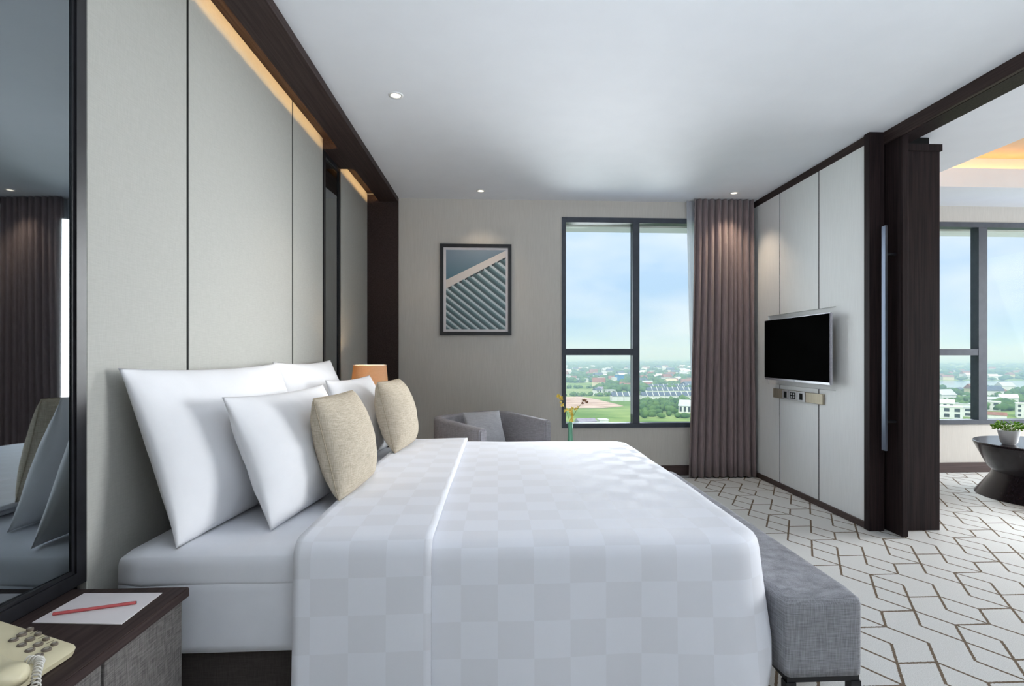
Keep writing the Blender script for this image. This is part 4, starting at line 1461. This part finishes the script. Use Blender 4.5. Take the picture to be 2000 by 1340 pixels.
# ------------------------------------------------------------------ the town below the windows (45 m down)
ZG = -45.0
M_ground = mat('meadow_ground', (0.2, 0.3, 0.1), 0.95, 0.05)
varied(M_ground, (0.16, 0.27, 0.075, 1), (0.34, 0.43, 0.15, 1), (0.022, 0.035, 0.02), 6, p0=0.38, p1=0.62)
M_farm = mat('pale_field', (0.3, 0.38, 0.16), 0.95, 0.05)
varied(M_farm, (0.26, 0.36, 0.14, 1), (0.38, 0.44, 0.20, 1), (0.03, 0.09, 0.03), 5)
M_earth = mat('bare_pink_earth', (0.6, 0.4, 0.3), 0.95, 0.05)
varied(M_earth, (0.50, 0.33, 0.25, 1), (0.74, 0.56, 0.46, 1), (0.06, 0.1, 0.06), 5)
M_water = mat('river_water', (0.30, 0.42, 0.52), 0.15, 0.5)
varied(M_water, (0.28, 0.40, 0.50, 1), (0.34, 0.46, 0.55, 1), (0.01, 0.01, 0.01))
M_tree = mat('tree_canopy', (0.08, 0.16, 0.05), 0.9, 0.1)
varied(M_tree, (0.060, 0.130, 0.045, 1), (0.15, 0.25, 0.075, 1), (0.12, 0.12, 0.12), 4)
M_hw = mat('white_house_render', (0.80, 0.80, 0.78), 0.8, 0.2); varied(M_hw, (0.76, 0.76, 0.74, 1), (0.84, 0.84, 0.82, 1), (0.3, 0.3, 0.3))
M_hb = mat('blue_cladding', (0.10, 0.28, 0.50), 0.7, 0.2); varied(M_hb, (0.09, 0.26, 0.48, 1), (0.12, 0.31, 0.54, 1), (0.2, 0.2, 0.2))
M_hp = mat('pink_render', (0.62, 0.36, 0.34), 0.8, 0.2); varied(M_hp, (0.58, 0.33, 0.31, 1), (0.66, 0.40, 0.37, 1), (0.3, 0.3, 0.3))
M_ho = mat('ochre_render', (0.60, 0.42, 0.28), 0.8, 0.2); varied(M_ho, (0.56, 0.39, 0.25, 1), (0.64, 0.46, 0.31, 1), (0.3, 0.3, 0.3))
M_hy = mat('cream_render', (0.70, 0.62, 0.42), 0.8, 0.2); varied(M_hy, (0.66, 0.58, 0.39, 1), (0.74, 0.66, 0.46, 1), (0.3, 0.3, 0.3))
M_rs = mat('slate_roof', (0.13, 0.16, 0.21), 0.7, 0.25); varied(M_rs, (0.11, 0.135, 0.18, 1), (0.16, 0.19, 0.25, 1), (0.4, 0.4, 0.4))
M_rr = mat('red_tile_roof', (0.34, 0.16, 0.12), 0.8, 0.2); varied(M_rr, (0.30, 0.14, 0.105, 1), (0.38, 0.19, 0.15, 1), (0.4, 0.4, 0.4))
M_rm = mat('mauve_metal_roof', (0.36, 0.32, 0.38), 0.6, 0.3); varied(M_rm, (0.33, 0.29, 0.35, 1), (0.39, 0.35, 0.41, 1), (0.4, 0.4, 0.4))
M_rl = mat('pale_metal_roof', (0.62, 0.64, 0.66), 0.6, 0.3); varied(M_rl, (0.58, 0.60, 0.62, 1), (0.66, 0.68, 0.70, 1), (0.4, 0.4, 0.4))
M_hwin = mat('dark_house_window', (0.05, 0.06, 0.07), 0.3, 0.5); varied(M_hwin, (0.045, 0.055, 0.065, 1), (0.06, 0.07, 0.08, 1), (1, 1, 1))

bm = bmesh.new()
vv = [bm.verts.new(p) for p in ((-3000, 60, ZG), (12000, 60, ZG), (12000, 11000, ZG), (-3000, 11000, ZG))]
bm.faces.new(vv)
ground = struct(obj('ground', bm, M_ground))
def patch(name, pts, m, dz=0.15):
    bm = bmesh.new()
    bm.faces.new([bm.verts.new((x, y, ZG + dz)) for x, y in pts])
    return obj(name, bm, m, ground)
patch('bare_earth', [(44, 470), (62, 462), (91, 461), (112, 478), (110, 497), (101, 552), (90, 588), (72, 582), (52, 560)], M_earth)
patch('field_strip', [(62, 600), (128, 590), (150, 690), (80, 725)], M_farm, 0.10)
patch('field_strip', [(30, 730), (92, 735), (112, 850), (40, 860)], M_farm, 0.10)
patch('river', [(560, 706), (660, 690), (760, 712), (930, 690), (1100, 860), (880, 900), (760, 905), (640, 800)], M_water, 0.12)

def gable(bm, x0, x1, y0, y1, z0, z1):
    v = [bm.verts.new(p) for p in ((x0, y0, z0), (x1, y0, z0), (x1, y1, z0), (x0, y1, z0), (x0, (y0 + y1) / 2, z1), (x1, (y0 + y1) / 2, z1))]
    for f in ((0, 1, 5, 4), (3, 4, 5, 2), (0, 4, 3), (1, 2, 5), (0, 3, 2, 1)):
        bm.faces.new([v[i] for i in f])
def house(name, x, y, w, d, h, rh, rz, wm, rm, label, cat, group=None, windows=0, flat=False):
    r = root(name, (x, y, ZG), label, cat, group, rz=math.radians(rz))
    bm = bmesh.new(); bx(bm, -w / 2, w / 2, -d / 2, d / 2, 0, h); wl = obj('walls', bm, wm, r)
    bm = bmesh.new()
    if flat: bx(bm, -w / 2 - 0.3, w / 2 + 0.3, -d / 2 - 0.3, d / 2 + 0.3, h + 0.01, h + rh)
    else: gable(bm, -w / 2 - 0.4, w / 2 + 0.4, -d / 2 - 0.5, d / 2 + 0.5, h + 0.01, h + rh)
    obj('roof', bm, rm, r)
    rows = max(1, int(h / 3.0))
    for k in range(windows):
        for q in range(rows):
            xx = -w / 2 + w * (k + 0.5) / windows
            bm = bmesh.new(); bx(bm, xx - w / windows * 0.26, xx + w / windows * 0.26, -d / 2 - 0.06, -d / 2 - 0.01, q * h / rows + 0.9, (q + 1) * h / rows - 0.6)
            obj('window', bm, M_hwin, wl)
    return r
def copy_tree(o, loc):
    c = o.copy(); COL.objects.link(c); c.location = loc
    for ch in o.children:
        k = ch.copy(); COL.objects.link(k); k.parent = c
    return c
# terraced rows: slate slopes between white party walls
def terrace_unit():
    r = root('terraced_house', (0, 0, ZG), 'white terraced house with a slate roof between raised white party walls', 'house', 'terraced houses beyond the meadow')
    bm = bmesh.new(); bx(bm, -2.8, 2.8, -5, 5, 0, 5.0); obj('walls', bm, M_hw, r)
    bm = bmesh.new(); gable(bm, -2.75, 2.2, -5.6, 5.6, 5.01, 8.6); obj('roof', bm, M_rs, r)
    bm = bmesh.new(); gable(bm, 2.25, 2.82, -5.7, 5.7, 5.01, 9.4); obj('party_wall', bm, M_hw, r)
    return r
tu = None
for (xa, xb, y, n_, where) in ((143, 196, 537, 9, 'in the front row of the right pane'), (169, 224, 611, 9, 'in the second row of the right pane'), (188, 246, 670, 9, 'in the rearmost row of the right pane'), (112, 136, 533, 4, 'in the short row left of the mullion')):
    for k in range(n_):
        x = xa + (xb - xa) * (k + 0.5) / n_
        if tu is None:
            tu = t_ = terrace_unit(); tu.location = (x, y, ZG)
        else:
            t_ = copy_tree(tu, (x, y + random.uniform(-1, 1), ZG))
        t_['label'] = 'white terraced house with a slate roof ' + where
        t_['group'] = 'terraced houses ' + where
house('office_block', 183, 810, 11, 9, 14.5, 0.6, 12, M_hb, M_hb, 'bright blue block standing out in the hazy town', 'building', windows=0, flat=True)
house('office_block', 174.5, 806, 6, 8, 11, 0.5, 12, M_hw, M_hw, 'narrow white block beside the bright blue block', 'building', flat=True)
house('warehouse', 116, 902, 11, 12, 10, 0.5, 0, M_hw, M_rl, 'white block at the left edge of the bedroom window', 'building', flat=True)
house('warehouse', 135, 886, 26, 12, 5, 1.6, 4, M_hw, M_rl, 'long low pale shed right of the white block', 'building')
house('town_house', 112, 607, 7, 8, 6, 2.6, 25, M_hw, M_rs, 'white gabled house at the far side of the green field', 'house', windows=2)
house('town_house', 126.5, 606, 10, 8, 5.5, 0.8, 8, M_hw, M_rl, 'boxy white house between the field and the terraces', 'house', windows=2, flat=True)
house('town_house', 119, 624, 6, 7, 6, 2.6, -25, M_hw, M_rm, 'mauve-roofed house squeezed between the two white field houses', 'house', windows=1)
house('town_house', 200, 714, 12, 9, 6, 3.0, 10, M_ho, M_rr, 'ochre house with a red roof behind the terraces', 'house')
house('town_house', 205, 735, 13, 9, 7, 3.0, -6, M_ho, M_rl, 'taller ochre house with a pale roof behind the terraces', 'house')
house('town_house', 256, 792, 16, 10, 7, 3.0, 6, M_hy, M_hy, 'cream-yellow house in the middle distance of the right pane', 'house')
house('town_house', 262, 743, 15, 10, 11, 0.7, -8, M_hp, M_hp, 'pink block beside the brown curtain edge', 'building', flat=True)
house('pavilion', 151.5, 425, 13, 12, 5.5, 4.4, -28, M_hw, M_rl, 'white pavilion with a pale pitched roof nearest the brown curtain', 'building', windows=4)
house('shed', 58, 356, 12, 9, 2.2, 1.9, 12, M_rm, M_rm, 'mauve-grey shed roof at the bottom of the left pane', 'building')
house('shed', 70.5, 361, 6, 6, 2.4, 0.4, 5, M_hw, M_hw, 'flat white shed at the bottom of the left pane', 'building', flat=True)
# buildings in front of the living-room window
LV = [(327, 380, 18, 10, 8, 0.6, M_hw, M_hw, 'stepped white block at the left of the living-room window'),
      (345, 392, 20, 10, 6.5, 0.6, M_hw, M_rl, 'low white block with a pale roof left of the living-room mullion'),
      (352, 366, 10, 7, 3.5, 2.0, M_hw, M_rr, 'small red-roofed house in front of the white blocks'),
      (360, 420, 12, 9, 7, 3.0, M_hw, M_hw, 'white gabled house behind the low white block'),
      (378, 420, 20, 10, 6, 0.6, M_hw, M_rl, 'wide white building right of the living-room mullion'),
      (404, 430, 18, 10, 7, 0.6, M_hw, M_hw, 'white flat-roofed building beyond the wide white one'),
      (386, 379, 10, 10, 10, 0.6, M_hw, M_hw, 'tall white block at the right edge of the photo'),
      (440, 470, 22, 10, 6, 2.0, M_hw, M_rl, 'far white hall with a low pitched roof near the river')]
for (x, y, w, d_, h, rh, wm, rm, lb) in LV:
    house('town_block', x, y, w, d_, h, rh, -40, wm, rm, lb, 'building', windows=3 if h > 6 else 0, flat=rh < 1)
# scattered small far houses
rnd = random.Random(11)
protos = []
for k, (wm, rm) in enumerate(((M_hw, M_rr), (M_hw, M_rl), (M_hw, M_rs), (M_hy, M_rr), (M_hw, M_hw))):
    r = root('distant_house', (0, 0, ZG), 'small pale house far off in the hazy town', 'house', 'scattered houses of the far town')
    bm = bmesh.new(); bx(bm, -6, 6, -4, 4, 0, 5); obj('walls', bm, wm, r)
    bm = bmesh.new(); gable(bm, -6.4, 6.4, -4.5, 4.5, 5.01, 8); obj('roof', bm, rm, r)
    protos.append(r)
used = [False] * len(protos)
spots = []
TAKEN = [(183, 810), (174, 806), (116, 902), (135, 886), (200, 714), (205, 735), (256, 792), (262, 743), (440, 470), (404, 430)] + [(x_, 670) for x_ in range(186, 250, 15)]
while len(spots) < 170:
    y = 690 * (2.6 ** rnd.random())
    if rnd.random() < 0.72:
        x = y * rnd.uniform(0.12, 0.40)
        if x / y < 0.17 and y < 860: continue
    else:
        y = 470 * (3.2 ** rnd.random()); x = y * rnd.uniform(0.84, 1.08)
        if 600 < x < 1100 and 640 < y < 930: continue
    if any(abs(x - a_) < 22 and abs(y - b_) < 22 for a_, b_ in spots + TAKEN): continue
    spots.append((x, y))
for (x, y) in spots:
    k = rnd.randrange(len(protos))
    if not used[k]:
        o = protos[k]; used[k] = True; o.location = (x, y, ZG)
    else:
        o = copy_tree(protos[k], (x, y, ZG))
    o.rotation_euler = (0, 0, rnd.uniform(-0.6, 0.6))
    far_ = 'seen through the living-room window' if x / y > 0.6 else 'seen through the bedroom window'
    o['label'] = ('small white house with a red roof', 'small white house with a pale grey roof', 'small white house with a dark slate roof', 'small cream house with a red roof', 'small all-white house')[k] + ' far off, ' + far_
    o['group'] = 'far town houses ' + far_
    s_ = rnd.uniform(0.7, 1.5)
    o.scale = (s_, s_, s_ * rnd.uniform(0.8, 1.3))
# tree canopy: uncountable woodland
bmI = bmesh.new(); bmesh.ops.create_icosphere(bmI, subdivisions=1, radius=1.0)
iv = [v.co.copy() for v in bmI.verts]; ifc = [[v.index for v in f.verts] for f in bmI.faces]; bmI.free()
V_, F_ = [], []
def tree(x, y, r, hz):
    b0 = len(V_)
    for p in iv:
        q = 1 + 0.25 * rnd.uniform(-1, 1)
        V_.append((x + p.x * r * q, y + p.y * r * q, ZG + hz * 0.55 + p.z * hz * 0.55 * q))
    for f in ifc: F_.append([b0 + i for i in f])
n_t = 0
while n_t < 2600:
    t = rnd.random()
    if t < 0.07:                       # thicket before the terraces
        y = rnd.uniform(385, 522); x = y * rnd.uniform(0.262, 0.40)
        if x > 138 and y < 440: continue
        if y < 450 and rnd.random() < 0.5: continue
        r = rnd.uniform(2.0, 4.0); h = rnd.uniform(3, 6)
    elif t < 0.10:                     # hedges and single trees around the field
        y = rnd.choice((592, 596, 727, 731)) + rnd.uniform(-4, 4); x = rnd.uniform(60, 150)
        r = rnd.uniform(1.5, 3.0); h = rnd.uniform(2.5, 5)
    elif t < 0.70:
        y = 640 * (5.0 ** rnd.random()); x = y * rnd.uniform(0.09, 0.42)
        if x / y < 0.18 and y < 870: continue
        r = rnd.uniform(4, 8) * (y / 900) ** 0.5; h = rnd.uniform(5, 9)
    else:
        y = 420 * (6.0 ** rnd.random()); x = y * rnd.uniform(0.80, 1.10)
        if 560 < x < 1100 and 680 < y < 910: continue
        r = rnd.uniform(4, 8) * (max(y, 600) / 900) ** 0.5; h = rnd.uniform(4, 8)
    tree(x, y, r, h); n_t += 1
me = bpy.data.meshes.new('woodland'); me.from_pydata(V_, [], F_); me.materials.append(M_tree)
for p in me.polygons: p.use_smooth = True
o = bpy.data.objects.new('woodland', me); COL.objects.link(o)
o.parent = ground
o['kind'] = 'stuff'
o['label'] = 'dark green woodland and thickets spread through the hazy town'

# ------------------------------------------------------------------ humid haze over the town
m = bpy.data.materials.new('humid_haze')
m.use_nodes = True
nt = m.node_tree; nt.nodes.clear()
out = nt.nodes.new('ShaderNodeOutputMaterial'); vsn = nt.nodes.new('ShaderNodeVolumeScatter')
vsn.inputs['Color'].default_value = (0.52, 0.71, 1.0, 1)
vsn.inputs['Density'].default_value = 0.0009
vsn.inputs['Anisotropy'].default_value = 0.0
nt.links.new(vsn.outputs[0], out.inputs['Volume'])
bm = bmesh.new(); bx(bm, -1500, 7000, 250, 6000, ZG - 2, 70)
hz = obj('haze', bm, m)
tag(hz, 'pale humid haze hanging over the town and the horizon', 'haze', kind='stuff')
